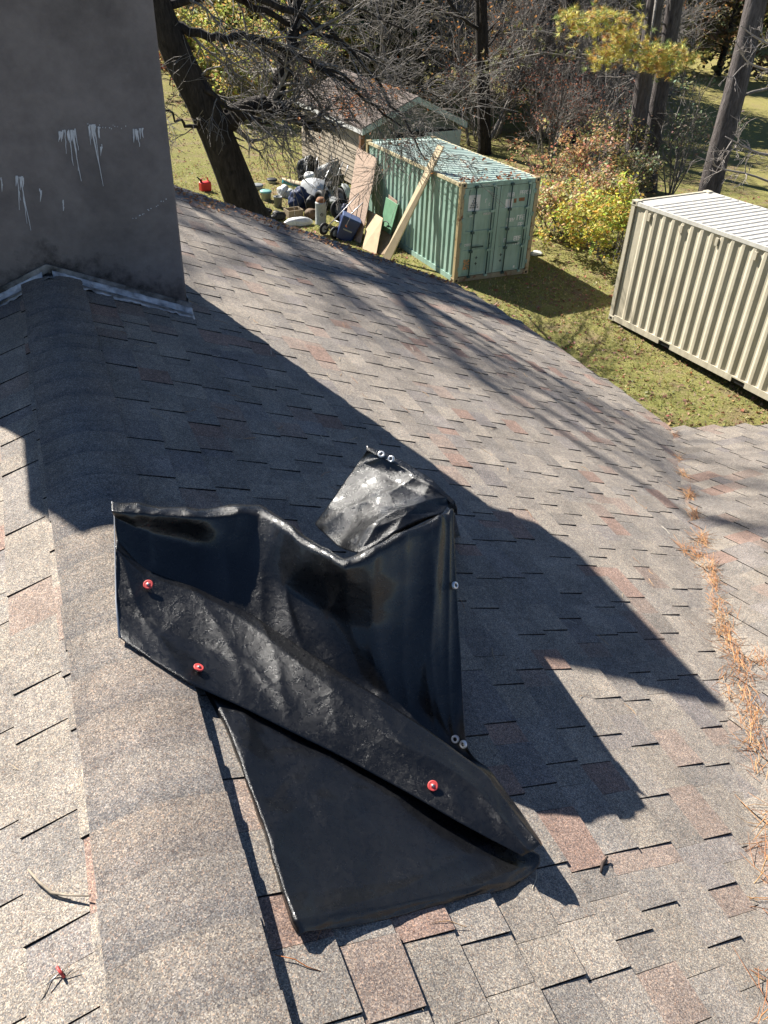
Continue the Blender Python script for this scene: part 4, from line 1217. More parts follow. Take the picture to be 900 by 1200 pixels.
# push mower beyond it: dark body, white engine cover, wheels, folded handle
P0 = gp(363, 222)
pm = empty('push_mower', P0); tag(pm, 'dark push mower with white engine cover and folded handle against the shed', 'mower'); pm.rotation_euler[2] = -.5
m = MB(); m.lathe([(.30,.08),(.36,.10),(.36,.24),(.26,.32),(.001,.34)], 22); m.build('deck', BROWN, pm)
m = MB(); m.lathe([(.10,.34),(.2,.36),(.22,.50),(.15,.60),(.08,.58),(.08,.5),(.001,.5)], 20); m.build('engine_cover', WHITE, pm)
for sx in (-.33, .33):
    for sy in (-.3, .3): wheel(pm, (sx, sy, .17), .17, .09, (1, 0, 0), LGREY)
for sx in (-.22, .22):
    m = MB(); m.tube([(sx,.3,.25),(sx,.75,.8),(sx,.5,1.05),(sx,.1,.9)], .016, 6); m.build('handle_tube', STEEL, pm)
m = MB(); m.tube([(-.22,.1,.9),(.22,.1,.9)], .02, 6); m.build('handle_grip', DARK, pm)
# dark chair frame folded by the shed
F0 = gp(398, 226)
fr_ = empty('folded_chair', F0); tag(fr_, 'folded metal chair frame leaning by the shed wall behind the tractor', 'chair'); fr_.rotation_euler[2] = .6
for sx in (-.25, .25):
    m = MB(); m.tube([(sx,-.25,0),(sx,.1,.6),(sx,.3,1.15)], .02, 6); m.build('leg', DARK, fr_)
    m = MB(); m.tube([(sx,.25,0),(sx,-.05,.55),(sx,-.2,.95)], .02, 6); m.build('leg', STEEL, fr_)
for z in (.35, .7, 1.1):
    m = MB(); m.tube([(-.25,.3*(z-.05),z),(.25,.3*(z-.05),z)], .018, 6); m.build('rail', STEEL if z < 1 else DARK, fr_)
m = MB(); m.add([(-.24,.1,.55),(.24,.1,.55),(.24,.26,1.05),(-.24,.26,1.05),(-.24,.13,.54),(.24,.13,.54),(.24,.29,1.04),(-.24,.29,1.04)], [(0,1,2,3),(7,6,5,4),(0,4,5,1),(2,6,7,3),(1,5,6,2),(3,7,4,0)]); m.build('backrest', GREY, fr_)
# teal plank-like boat board
a = gp(331, 226) + np.array([0,0,.45]); b2 = gp(384, 232) + np.array([0,0,.35])
tb = empty('paddle_board', a); tag(tb, 'long narrow board with a teal underside resting across the clutter', 'board')
dv = b2 - a; sd = np.array([-dv[1], dv[0], 0]); sd = sd / np.linalg.norm(sd)
m = MB(); gq = []
for t in np.linspace(0, 1, 15):
    w_ = .19 * (1 - abs(2*t-1)**3) + .02; c_ = dv * t + np.array([0,0,.06*(2*t-1)**2])
    gq.append([c_ + sd*w_ + [0,0,.0], c_ + [0,0,.03], c_ - sd*w_])
m.grid(gq); o = m.build('deck', LUMBER, tb); so = o.modifiers.new('t','SOLIDIFY'); so.thickness = .02
m = MB(); m.grid([[p + np.array([0,0,-.03]) for p in r] if True else r for r in [[r0[0], r0[1] + np.array([0,0,-.17]), r0[2]] for r0 in gq]]); o = m.build('hull', TEAL, tb); so = o.modifiers.new('t','SOLIDIFY'); so.thickness = .01
# hand truck with a blue bin
H0 = gp(393, 277)
ht = empty('hand_truck', H0); tag(ht, 'silver hand truck with black wheels tipped back beside the blue bin', 'hand truck')
h0 = Vector([float(x) for x in H0])
def rh(u, v, y): return Vector(at_y(u, v, y)) - h0
yH = float(H0[1])
axl = Vector((.55, -.12, 0)); w0 = Vector((-.30, .22, .19)); w1 = w0 + Vector((.19, -.46, 0))
wheel(ht, w0, .19, .07, (.38, -.92, 0), LGREY); wheel(ht, w1, .19, .07, (.38, -.92, 0), LGREY)
top1, top2 = rh(421, 227, yH + .25), rh(431, 232, yH - .1)
for a, b_ in ((w0 + Vector((.03,-.07,.02)), top1), (w1 + Vector((-.03,.07,.02)), top2)):
    m = MB(); m.tube([a, a + (b_ - a) * .6, b_], .017, 7); m.build('rail', STEEL, ht)
a, b_ = w0 + Vector((.03,-.07,.02)), w1 + Vector((-.03,.07,.02))
for t in (.25, .5):
    m = MB(); m.tube([a + (top1 - a) * t, b_ + (top2 - b_) * t], .015, 6); m.build('crossbar', STEEL, ht)
m = MB(); m.tube([w0, w1], .014, 6); m.build('axle', DARK, ht)
bin0 = gp(402, 280)
bn = empty('blue_bin', bin0); tag(bn, 'navy blue plastic bin with pale lettering tilted beside the hand truck', 'bin'); bn.rotation_euler = (0, .38, -.35)
m = MB(); m.hexa([(-.24,-.2,.0),(.24,-.2,.0),(.24,.2,0),(-.24,.2,0),(-.30,-.25,.72),(.30,-.25,.72),(.30,.25,.72),(-.30,.25,.72)]); o = m.build('body', plain('navy_plastic', (.012,.03,.11), .45, 0, .3, 5, spec=.5), bn); bb = o.modifiers.new('bevel','BEVEL'); bb.width = .04; bb.segments = 3
m = MB(); m.box(-.31,.31,-.26,.26,.70,.745); o = m.build('rim', plain('pale_navy', (.05,.09,.2), .5), bn); bb = o.modifiers.new('bevel','BEVEL'); bb.width = .02
m = MB()
for k in range(8): m.box(-.14 + k * .036, -.114 + k * .036, -.244, -.232, .34, .38)
m.build('lettering', LGREY, bn)

# loose tyres, a crate and dark tubs in the heap
def tyre(u, v, r, w, ax, label, dz=0.0):
    p = gp(u, v); root = empty('tyre', p); q = Vector(ax).to_track_quat('Z', 'Y').to_matrix().to_4x4()
    M_ = Matrix.Translation((0, 0, r + dz)) @ q; m = MB()
    m.lathe([(r*.58,-w*.4),(r*.72,-w*.5),(r*.92,-w*.46),(r,-w*.28),(r,w*.28),(r*.92,w*.46),(r*.72,w*.5),(r*.58,w*.4),(r*.62,0),(r*.58,-w*.4)], 30, None, M_); m.build('tread', DARK, root)
    m = MB(); m.lathe([(.001,w*.1),(r*.3,w*.12),(r*.57,w*.3),(r*.57,-w*.3),(r*.3,-w*.12),(.001,-w*.1)], 24, None, M_); m.build('rim', GREY, root)
    return tag(root, label, 'tyre', 'tyres in the clutter')
tyre(399, 258, .34, .20, (-.25, -.9, .3), 'big black tyre standing behind the hand truck')
tyre(356, 220, .22, .12, (-.4, -.9, .1), 'small black tyre in the clutter beside the push mower')
tyre(386, 238, .30, .2, (.3, -.8, .5), 'black tyre tipped against the garden tractor')
lump('blue_cloth', gp(404, 259) + np.array([0,-.25,.0]), (.5,.35,.62), BLUE, 'rumpled blue cloth stuffed in front of the big tyre', 'cloth', 61, .35)
lump('black_heap', gp(362, 212), (.9,.7,.95), DARK, 'black plastic heap beside the push mower', 'bag', 71, .3)
lump('black_heap', gp(384, 214), (.9,.6,.7), GREY, 'dark grey cover thrown over things behind the tractor', 'cover', 73, .35)
lump('brown_sack', gp(366, 255), (.5,.4,.3), BROWN, 'slumped brown sack beside the tall metal can', 'sack', 75, .3)
lump('black_bag', gp(366, 246), (.5,.45,.5), DARK, 'round black bag behind the tall metal can', 'bag', 79, .25)
for k, (u, v, u2, v2, y2) in enumerate(((372,230,392,186,31.0),(384,236,402,190,30.0),(392,228,388,180,31.5))):
    a = gp(u, v); b_ = at_y(u2, v2, float(a[1]) + .6); m = MB(); m.tube([a - a, (b_ - a) * .5 + np.array([0,0,.03]), b_ - a], .022, 6)
    o = m.build('metal_pole', [STEEL, GREY, DARK][k], None); o.location = Vector([float(x) for x in a])
    tag(o, ['bright metal pole sticking up from the clutter', 'grey pole leaning among the clutter by the shed', 'black pole leaning among the clutter by the shed'][k], 'pole')

# ------------------------------------------------------------------ trees and shrubs
def rot_about(d, ang, az, r):
    d = Vector(d); u = d.orthogonal().normalized(); u = Matrix.Rotation(az, 3, d) @ u
    return (d * math.cos(ang) + u * math.sin(ang)).normalized()
def grow(mb, p, d, L, r, lev, maxlev, rn, tips, bias=(0,0,0), kids=(4,6), spread=(.5,1.0), wob=.16, rmin=.006, shrink=(.5,.75), c=None):
    p = Vector(p); d = Vector(d).normalized(); n = 4 if lev < maxlev else 3
    pts = [p.copy()]; b = Vector(bias)
    for i in range(n):
        d = (d + Vector((rn.gauss(0, wob), rn.gauss(0, wob), rn.gauss(0, wob))) + b * (.5 + .5 * lev)).normalized()
        p = p + d * (L / n); pts.append(p.copy())
    re = max(rmin * .7, r * .45)
    rad = [r + (re - r) * i / n for i in range(n + 1)]
    mb.tube(pts, rad, 6 if r > .06 else (4 if r > .02 else 3), c, cap=False)
    tips.append((pts[-1], d, lev))
    if lev >= maxlev: return
    for k in range(rn.randint(*kids)):
        t = rn.uniform(.25, 1.0); i = min(int(t * n), n - 1); f = t * n - i
        q = pts[i].lerp(pts[i+1], f); dd = (pts[i+1] - pts[i]).normalized()
        nd = rot_about(dd, rn.uniform(*spread), rn.uniform(0, 6.28), rn)
        grow(mb, q, nd, L * rn.uniform(*shrink), max(rmin, r * rn.uniform(.35, .6)), lev + 1, maxlev, rn, tips, bias, kids, spread, wob, rmin, shrink, c)
def copy_tree(root, loc, rz, sc, label=None):
    r = root.copy(); col.objects.link(r); r.location = Vector([float(x) for x in loc]); r.rotation_euler[2] = rz; r.scale = (sc, sc, sc)
    if label: r['label'] = label
    for ch in [o for o in root.children]:
        c = ch.copy(); col.objects.link(c); c.parent = r
    return r

# --- the leaning tree beyond the roof
rn = random.Random(21)
YT = 18.6
def tp(u, v, y=YT): return Vector(at_y(u, v, y))
trunk_px = [(303,268,22),(286,240,22),(270,198,20),(254,158,19),(234,116,17),(210,70,16),(188,18,15),(172,-35,13),(150,-110,11),(120,-200,8)]
sc_ = 17.5 / 900
tb0 = tp(303, 268); base = Vector((tb0.x + .55, YT, gz(tb0.x, YT)))
tree = empty('leaning_tree', base); tag(tree, 'large dark leaning tree with bare drooping branches beside the red gas can', 'tree')
m = MB()
pts = [base, (base + tb0) / 2] + [tp(u, v) for u, v, _ in trunk_px]
rad = [.60, .48] + [w * sc_ for _, _, w in trunk_px]
top_ = pts[-1]
up_ = [Vector((-1.2, YT, 3.6)), Vector((-1.9, YT + .1, 6.6)), Vector((-2.4, YT, 7.9))]
pts += up_; rad += [.14, .11, .06]
m.tube(pts, rad, 14)
bm_ = m.build('trunk', BARK, tree, base)
br = MB(); tw = MB(); tips = []
def limb(px, r0, r1, y0, y1, nk, Lk, lev=2, bias=(.02,-.01,-.05), kids=(3,5), first=0):
    n = len(px); P_ = []
    for i, (u, v) in enumerate(px): P_.append(tp(u, v, y0 + (y1 - y0) * i / (n - 1)))
    dens = cr_axis([list(p) for p in P_], n * 4, .9)
    dens = [Vector(p) + Vector((rn.gauss(0,.03), rn.gauss(0,.03), rn.gauss(0,.03))) for p in dens]
    m_ = len(dens)
    br.tube(dens, [r0 + (r1 - r0) * i / (m_ - 1) for i in range(m_)], 7 if r0 > .08 else 5)
    for k in range(nk):
        i = rn.randint(max(1, int(m_ * first)), m_ - 2); d = (dens[i+1] - dens[i]).normalized()
        nd = rot_about(d, rn.uniform(.35, 1.0), rn.uniform(0, 6.28), rn)
        grow(tw, dens[i], nd, Lk * rn.uniform(.5, 1.1), max(.010, (r0 + (r1 - r0) * i / m_) * .35), 0, lev, rn, tips, bias, kids, (.35, .9), .13, .0065)
limb([(257,150),(285,130),(310,124),(334,128),(356,141),(374,150)], .24, .10, YT, YT-.3, 16, .9, 2, (0,0,0))
limb([(322,124),(329,92),(340,56),(347,18),(352,-25)], .17, .09, YT, YT+.6, 16, 1.7)
limb([(174,-30),(230,-20),(285,2),(340,28),(400,52),(452,78),(502,108),(540,135)], .10, .006, YT, YT+1.2, 20, 1.7, 2, (.02,0,-.06))
limb([(170,-40),(250,-60),(340,-28),(425,12),(520,62),(590,102)], .06, .005, YT, YT+2.4, 18, 1.5, 2, (.02,0,-.05))
limb([(198,30),(250,42),(300,46),(360,70),(420,110),(470,150)], .10, .016, YT, YT-.8, 28, 1.5, 2, (.02,0,-.06))
limb([(188,10),(260,-10),(330,10),(390,38),(440,95),(480,150),(500,190)], .09, .014, YT, YT+.3, 28, 1.5, 2, (.01,0,-.08))
limb([(214,78),(238,100),(262,122),(290,134),(322,150)], .07, .016, YT, YT-1.0, 16, 1.3)
limb([(300,46),(345,88),(385,140),(410,178)], .05, .008, YT, YT+.5, 16, 1.3)
limb([(360,70),(410,96),(450,132),(470,168)], .045, .008, YT-.4, YT+.5, 16, 1.3)
limb([(260,126),(300,140),(330,132),(370,128)], .06, .012, YT, YT-.6, 12, 1.2)
limb([(250,150),(228,148),(206,138),(188,120)], .06, .012, YT, YT-.6, 8, 1.1)
# crown above the picture; it shades the far end of the roof
for k in range(26):
    d = Vector((rn.uniform(-.9, 1.0), rn.uniform(-.4, .6), rn.uniform(-.18, .16)))
    st = [up_[1], up_[1].lerp(up_[2], .25), up_[1].lerp(up_[2], .5), up_[1].lerp(up_[2], .75), up_[2], up_[1].lerp(up_[2], .4)][k % 6]
    grow(br, st, d, rn.uniform(2.2, 3.4), .10, 0, 3, rn, [], (0,0,0), (3,4), (.4,.9), .14, .010, (.55,.8))
br.build('branch', BARK, tree, base)
o = tw.build('twigs', BARK2, tree, base); o['kind'] = 'stuff'
lf = MB()
for p, d, lv in tips:
    if lv >= 2 and rn.random() < .022 and p.x > 5: leaf(lf, p, rn.uniform(.07, .12), rn.choice([(.45,.16,.04),(.38,.12,.04),(.5,.24,.08)]), 1, rn)
o = lf.build('leaves', LEAF, tree, base); o['kind'] = 'stuff'

# --- prototypes for the thicket
def sapling(seed, hgt, nst, leafc=None, nleaf=0, bark=BARK2, lsize=.1, bias=(0,0,.02)):
    rn = random.Random(seed)
    root = empty('bare_sapling'); tr = MB(); tw_ = MB(); tips = []
    for s_ in range(nst):
        d = Vector((rn.gauss(0, .22), rn.gauss(0, .22), 1)).normalized()
        p = Vector((rn.gauss(0, .15), rn.gauss(0, .15), -.1)) if nst > 1 else Vector((0, 0, -.1))
        L = hgt * rn.uniform(.7, 1.0); n = 7; pts = [p.copy()]
        for i in range(n):
            d = (d + Vector((rn.gauss(0, .08), rn.gauss(0, .08), .05))).normalized(); p = p + d * L / n; pts.append(p.copy())
        r0 = hgt * .011
        tr.tube(pts, [r0 * (1 - .8 * i / n) for i in range(n + 1)], 6)
        for k in range(int(22 / nst ** .6)):
            t = rn.uniform(.12, .98); i = min(int(t * n), n - 1); q = pts[i].lerp(pts[i+1], t * n - i)
            nd = rot_about((pts[i+1] - pts[i]).normalized(), rn.uniform(.6, 1.2), rn.uniform(0, 6.28), rn)
            grow(tw_, q, nd, hgt * .28 * (1.1 - .6 * t), r0 * .38 * (1.1 - .7 * t), 0, 2, rn, tips, bias, (3,5), (.4,.9), .14, .007)
    tr.build('trunk', bark, root); o = tw_.build('branches', bark, root); o['kind'] = 'stuff'
    if leafc:
        lf = MB()
        for _ in range(nleaf):
            p, d, lv = rn.choice(tips)
            leaf(lf, p + Vector((rn.gauss(0,.08), rn.gauss(0,.08), rn.gauss(0,.08))), lsize * rn.uniform(.7, 1.3), rn.choice(leafc), 1, rn)
        o = lf.build('leaves', LEAF, root); o['kind'] = 'stuff'
    return root
REDL = [(.20,.06,.035),(.27,.08,.04),(.15,.05,.035),(.32,.13,.06),(.24,.10,.06)]
ORGL = [(.45,.18,.05),(.36,.14,.05),(.5,.26,.09),(.28,.13,.06)]
OLIV = [(.16,.15,.05),(.22,.19,.06),(.12,.12,.045),(.28,.22,.07)]
protos = [sapling(101, 6.5, 1), sapling(102, 5.5, 3), sapling(103, 7.5, 1), sapling(104, 4.5, 4, REDL, 420), sapling(105, 6.0, 2, ORGL, 240), sapling(106, 7.0, 2, OLIV, 500)]
plab = ['bare grey sapling', 'several-stemmed bare grey brush', 'tall bare grey sapling', 'bushy sapling with dark red leaves', 'sapling with orange dead leaves', 'sapling with olive-brown leaves']
used = set()
def near(u, v):
    if u < 430: return 'beyond the shed roof'
    if u < 530: return 'at the back of the shed'
    if v < 105: return 'deep in the thicket under the far woods'
    if u < 600: return 'behind the thick dark trunk at the green container'
    if u < 660: return 'just behind the green container doors end'
    return 'beside the pair of pine trunks'
def put(k, x, y, sc, rz=None, lab=None):
    z = gz(x, y)
    rz = rn.uniform(0, 6.28) if rz is None else rz
    if k not in used:
        used.add(k); o = protos[k]; o.location = (x, y, z); o.rotation_euler[2] = rz; o.scale = (sc,)*3
        tag(o, lab, 'sapling', 'saplings of the thicket')
    else: copy_tree(protos[k], (x, y, z), rz, sc, lab)
spots = []
for k, u, v, sc in [(3,585,195,.9),(3,610,190,1.0),(3,640,200,.95),(3,560,165,1.0),(3,665,180,1.0),(4,540,160,.9),(4,575,150,1.0),(4,520,128,1.0),
                    (0,650,170,1.0),(1,690,185,1.1),(1,630,160,1.2),(2,600,140,1.0),(0,560,130,1.1),(2,670,150,1.1),(1,700,165,1.2),(1,720,190,1.0),(3,700,200,.8),
                    (0,520,110,1.1),(2,480,100,1.1),(0,440,92,1.1),(5,455,85,1.2),(5,540,100,1.2),(1,600,110,1.4),(2,640,110,1.3),(5,690,120,1.2),(0,710,130,1.2),
                    (4,500,95,1.2),(2,560,85,1.4),(5,610,80,1.4),(1,660,85,1.6),(2,400,72,1.2),(5,380,80,1.1),(0,350,95,1.0),(2,310,80,1.1),(1,740,150,1.1),(5,790,110,1.0),(2,780,90,1.3),(1,730,90,1.4),(5,480,60,1.4),(3,350,130,.8),(0,270,85,1.1),(2,225,70,1.1),(1,250,95,1.0),(0,300,60,1.2),(1,335,75,1.2),(2,205,90,1.0)] + [(rn.choice([0,1,1,2,2,3,4,5]), rn.uniform(440,745), rn.uniform(85,190), rn.uniform(.8,1.3)) for _ in range(34)]:
    if v > 150 and u < 545: continue
    if v > 175 and u < 640: continue
    p = gp(u, v); put(k, p[0], p[1], sc, None, plab[k] + ' ' + near(u, v))

# --- tall pines
def pine(u, v, y, w, top_u, lab, seed, lean_y=.3):
    rn = random.Random(seed)
    b = Vector(at_y(u, v, y)); b.z = gz(b.x, b.y)
    root = empty('pine_tree', b); tag(root, lab, 'pine tree', 'tall pine trunks by the lawn')
    q = Vector(at_y(top_u, 0, y + lean_y)); d = (q - Vector(at_y(u, v, y))).normalized()
    m = MB(); n = 14; Ltot = 20
    st = Vector(at_y(u, v, y)) - d * ((Vector(at_y(u, v, y)).z - b.z) / d.z)
    off = b - st
    pts = [st + d * (Ltot * i / n) + Vector((rn.gauss(0,.03), rn.gauss(0,.03), 0)) for i in range(n + 1)]
    root.location = pts[0]
    m.tube(pts, [w * (1.25 if i == 0 else 1.0) * (1 - .55 * i / n) for i in range(n + 1)], 16)
    m.build('trunk', PBARK, root, pts[0])
    m = MB()
    for k in range(10):
        i = rn.randint(3, n - 1); nd = Vector((rn.gauss(0,1), rn.gauss(0,1), .1)).normalized()
        grow(m, pts[i], nd, rn.uniform(1.2, 2.6), .05, 0, 2, rn, [], (0,0,0), (2,4), (.4,.9), .15, .008)
    o = m.build('branches', BARK2, root, pts[0]); o['kind'] = 'stuff'
    # crown far above the picture
    cr_mb = MB()
    for _ in range(2600):
        t = rn.uniform(.55, 1.05); a = rn.uniform(0, 6.28); rr = rn.uniform(.2, 1) ** .6 * 3.4 * (1.15 - t) * 2
        p = pts[0] + d * Ltot * t + Vector((rr * math.cos(a), rr * math.sin(a), rn.gauss(0, .3)))
        leaf(cr_mb, p, .45, rn.choice([(.05,.07,.025),(.07,.09,.03),(.10,.10,.035)]), .7, rn)
    o = cr_mb.build('crown', LEAF, root, pts[0]); o['kind'] = 'stuff'
    return root, pts
pineA, pA = pine(736, 232, 24.6, .33, 768, 'grey pine trunk, left one of the close pair behind the yellow shrubs', 31)
pineB, pB = pine(757, 226, 25.2, .33, 790, 'grey pine trunk, right one of the close pair behind the yellow shrubs', 32)
pineC, pC = pine(832, 218, 18.4, .34, 888, 'single grey pine trunk leaning beside the tan container', 33)
pineA['label'] = 'grey pine trunk of the close pair, the one beside the brush thicket'
pineB['label'] = 'grey pine trunk of the close pair, the one beside the lawn'

# yellowing bough hanging across the pair of pines
def bough():
    rn = random.Random(5)
    base = pA[0]; wood = MB(); nd = MB()
    yB = 23.0
    start = pA[5]
    for path in ([(760,62),(735,45),(705,32),(672,28)], [(770,60),(790,66),(812,66)], [(735,45),(720,62),(700,72)], [(740,30),(705,20),(660,24)], [(750,70),(770,78),(785,74)]):
        P_ = [Vector(at_y(u, v, yB)) for u, v in path]
        dens = cr_axis([list(p) for p in P_], 12, .9)
        wood.tube([list(p) for p in dens], [.03 - .0018 * i for i in range(12)], 5)
        for p in dens:
            for k in range(12):
                c = Vector(p) + Vector((rn.gauss(0, .30), rn.gauss(0, .25), rn.gauss(0, .17)))
                d0 = Vector((rn.gauss(0,1), rn.gauss(0,1), rn.gauss(.5,.5))).normalized()
                warm = rn.random()
                base_c = (.64,.57,.14) if warm < .5 else ((.64,.44,.12) if warm < .7 else ((.36,.42,.13) if warm < .93 else (.52,.28,.08)))
                for j in range(34):
                    dd = (d0 + Vector((rn.gauss(0,.6), rn.gauss(0,.6), rn.gauss(0,.6)))).normalized()
                    s_ = dd.orthogonal().normalized() * .006; e = c + dd * rn.uniform(.14, .24)
                    cc = tuple(x * rn.uniform(.75, 1.2) for x in base_c)
                    nd.add([c - s_, c + s_, e], [(0, 1, 2)], cc)
    s2 = Vector(at_y(760, 62, yB)); wood.tube([start, start.lerp(s2, .5) + Vector((0,0,.2)), s2], [.06, .045, .03], 6)
    o = wood.build('bough', BARK2, pineA, base); o2 = nd.build('needles', LEAF, o); 
    for v_ in o2.data.vertices: v_.co -= base
    o2['kind'] = 'stuff'; o2['label'] = 'yellow and green pine needles'
bough()
def bough2():                                       # olive sprays further left
    rn = random.Random(8); base = pA[0]; wood = MB(); nd = MB(); yB = 27.0
    st = pA[4]
    for path in ([(745,75),(690,70),(640,62),(580,58)], [(690,70),(650,40),(600,36)], [(640,62),(590,72),(560,84)]):
        dens = cr_axis([list(at_y(u, v, yB)) for u, v in path], 12, .9); wood.tube([list(p) for p in dens], [.035 - .002 * i for i in range(12)], 5)
        for p in dens[3:]:
            for k in range(3):
                c = Vector(p) + Vector((rn.gauss(0,.3), rn.gauss(0,.3), rn.gauss(0,.16))); d0 = Vector((rn.gauss(0,1), rn.gauss(0,1), .4)).normalized()
                bc = rn.choice([(.20,.20,.06),(.30,.24,.06),(.15,.17,.06)])
                for j in range(18):
                    dd = (d0 + Vector((rn.gauss(0,.6), rn.gauss(0,.6), rn.gauss(0,.6)))).normalized(); s_ = dd.orthogonal().normalized() * .008; e = c + dd * rn.uniform(.12, .2)
                    nd.add([c - s_, c + s_, e], [(0,1,2)], tuple(x * rn.uniform(.75, 1.2) for x in bc))
    o = wood.build('bough', BARK2, pineA, base); o2 = nd.build('needles', LEAF, o)
    for v_ in o2.data.vertices: v_.co -= base
    o2['kind'] = 'stuff'
bough2()

# --- dark trunks deep in the thicket
for u, v, y, w, tu, lab in ((568,172,33,.30,562,'thick dark trunk in the thicket right behind the green container'), (672,165,34,.30,668,'thick dark trunk in the thicket between container and pines'), (640,120,42,.4,645,'dark trunk standing farther back in the thicket')):
    rr = random.Random(u); b = Vector(at_y(u, v, y)); q = Vector(at_y(tu, -60, y)); root = empty('forest_tree', (b.x, b.y, gz(b.x, b.y)))
    tag(root, lab, 'tree', 'dark trunks in the thicket')
    m = MB(); pts = [Vector((b.x, b.y, gz(b.x, b.y) - .1)), b, b.lerp(q, .5), q, q + (q - b) * .7]
    m.tube(pts, [w * 1.2, w, w * .9, w * .75, w * .5], 12); m.build('trunk', BARK, root, (b.x, b.y, gz(b.x, b.y)))
    m = MB()
    for k in range(12): grow(m, pts[2].lerp(pts[4], rr.random()), Vector((rr.gauss(0,1), rr.gauss(0,1), .4)), 3.0, .07, 0, 2, rr, [], (0,0,0), (3,4), (.4,.9), .14, .01)
    o = m.build('branches', BARK, root, (b.x, b.y, gz(b.x, b.y))); o['kind'] = 'stuff'

# --- leafy shrubs
def shrub(name, seed, hgt, wid, cols_, nl, ls, label, cat='shrub', group=None, stem=BARK2):
    rn = random.Random(seed); root = empty(name); st = MB(); lf = MB(); tips = []
    for k in range(9):
        a = rn.uniform(0, 6.28); d = Vector((math.cos(a) * wid / hgt * .5 * rn.random() * 1.6, math.sin(a) * wid / hgt * .5 * rn.random() * 1.6, 1))
        grow(st, (rn.gauss(0, .12 * wid), rn.gauss(0, .12 * wid), -.05), d, hgt * rn.uniform(.6, .9), .02 * hgt ** .5, 0, 2, rn, tips, (0,0,.02), (4,6), (.35,.9), .12, .006, (.4,.6))
    st.build('stems', stem, root)['kind'] = 'stuff'
    centres = [rn.choice(tips)[0] for _ in range(max(20, nl // 28))]
    for _ in range(nl):
        p = rn.choice(centres) + Vector((rn.gauss(0, .11), rn.gauss(0, .11), rn.gauss(0, .10))) * (1 + hgt * .12)
        if p.z < .05: continue
        leaf(lf, p, ls * rn.uniform(.6, 1.3), tuple(x * rn.uniform(.7, 1.25) for x in rn.choice(cols_)), .8, rn)
    lf.build('foliage', LEAF, root)['kind'] = 'stuff'
    tag(root, label, cat, group); return root
YEL = [(.60,.52,.09),(.54,.47,.10),(.42,.42,.09),(.64,.52,.14),(.30,.34,.08)]
CRM = [(.56,.46,.24),(.48,.40,.18),(.56,.40,.22),(.38,.35,.14),(.48,.30,.17)]
PNK = [(.46,.22,.12),(.40,.20,.12),(.36,.25,.13),(.50,.30,.14)]
OLV = [(.16,.16,.06),(.22,.19,.07),(.13,.12,.05),(.26,.20,.09)]
GRY = [(.20,.21,.12),(.27,.27,.17),(.15,.17,.08),(.33,.30,.18)]
def place(o, u, v, rz=0, sc=1, dy=0):
    p = gp(u, v); o.location = (p[0], p[1] + dy, gz(p[0], p[1] + dy)); o.rotation_euler[2] = rz; o.scale = (sc,)*3
place(shrub('yellow_shrub', 1, 1.9, 2.3, YEL, 4600, .12, 'bright yellow-leaved shrub standing beside the tan container', group='shrubs between the containers'), 708, 303)
place(shrub('yellow_shrub', 2, 1.6, 1.6, YEL[:3] + GRY[:1], 2000, .11, 'small yellow-green shrub beside the green container doors', group='shrubs between the containers'), 645, 270)
place(shrub('cream_shrub', 3, 2.2, 2.4, CRM, 3600, .12, 'cream and pale brown shrub behind the bright yellow shrub', group='shrubs between the containers'), 678, 282)
place(shrub('pink_shrub', 4, 2.4, 2.4, PNK + CRM[:2], 2400, .12, 'pinkish orange shrub above the cream one', group='shrubs between the containers'), 668, 245)
place(shrub('olive_shrub', 5, 2.2, 2.4, OLV, 1600, .12, 'dull olive shrub at the feet of the pine pair', group='shrubs between the containers'), 712, 240)
place(shrub('olive_shrub', 6, 2.6, 2.6, OLV + CRM[:1], 1500, .12, 'brownish olive shrub in the shade behind the pinkish shrub', group='shrubs between the containers'), 690, 215)
place(shrub('vine_sapling', 7, 3.6, .9, GRY, 900, .12, 'slim sapling with grey-green leaves between the pine trunks', 'sapling'), 784, 235)
place(shrub('vine_shrub', 8, 1.6, 1.0, GRY, 700, .12, 'grey-green leafy shrub climbing the foot of the pine pair', group='shrubs between the containers'), 740, 246, 0, 1)
# sunny foliage at the far left, beyond the leaning tree
FYG = [(.42,.39,.11),(.50,.44,.13),(.34,.34,.10),(.54,.43,.15),(.28,.28,.09)]
sh1 = shrub('meadow_shrub', 11, 3.2, 3.6, FYG, 3000, .19, 'sunlit yellow-green shrub at the edge of the far meadow', group='meadow shrubs beyond the leaning tree')
place(sh1, 235, 118)
for k, (u, v, s_) in enumerate([(275,125,1.1),(310,135,1.0),(215,100,1.3),(250,80,1.4),(340,120,1.0),(300,90,1.4),(345,85,1.4),(380,100,1.2),(200,70,1.7),(330,66,1.7),(270,62,1.7),(400,66,1.6)]):
    p = gp(u, v); copy_tree(sh1, (p[0], p[1], gz(p[0], p[1])), k * 1.3, s_, 'sunlit yellow-green shrub in the far meadow ' + ('beside the red shrub' if u < 260 else ('behind the limbs of the leaning tree' if u < 335 else 'beyond the shed roof')))
place(shrub('red_shrub', 12, 2.6, 2.4, [(.40,.06,.04),(.32,.06,.05),(.45,.14,.07)], 1400, .17, 'shrub with red autumn leaves at the edge of the far meadow'), 218, 112)

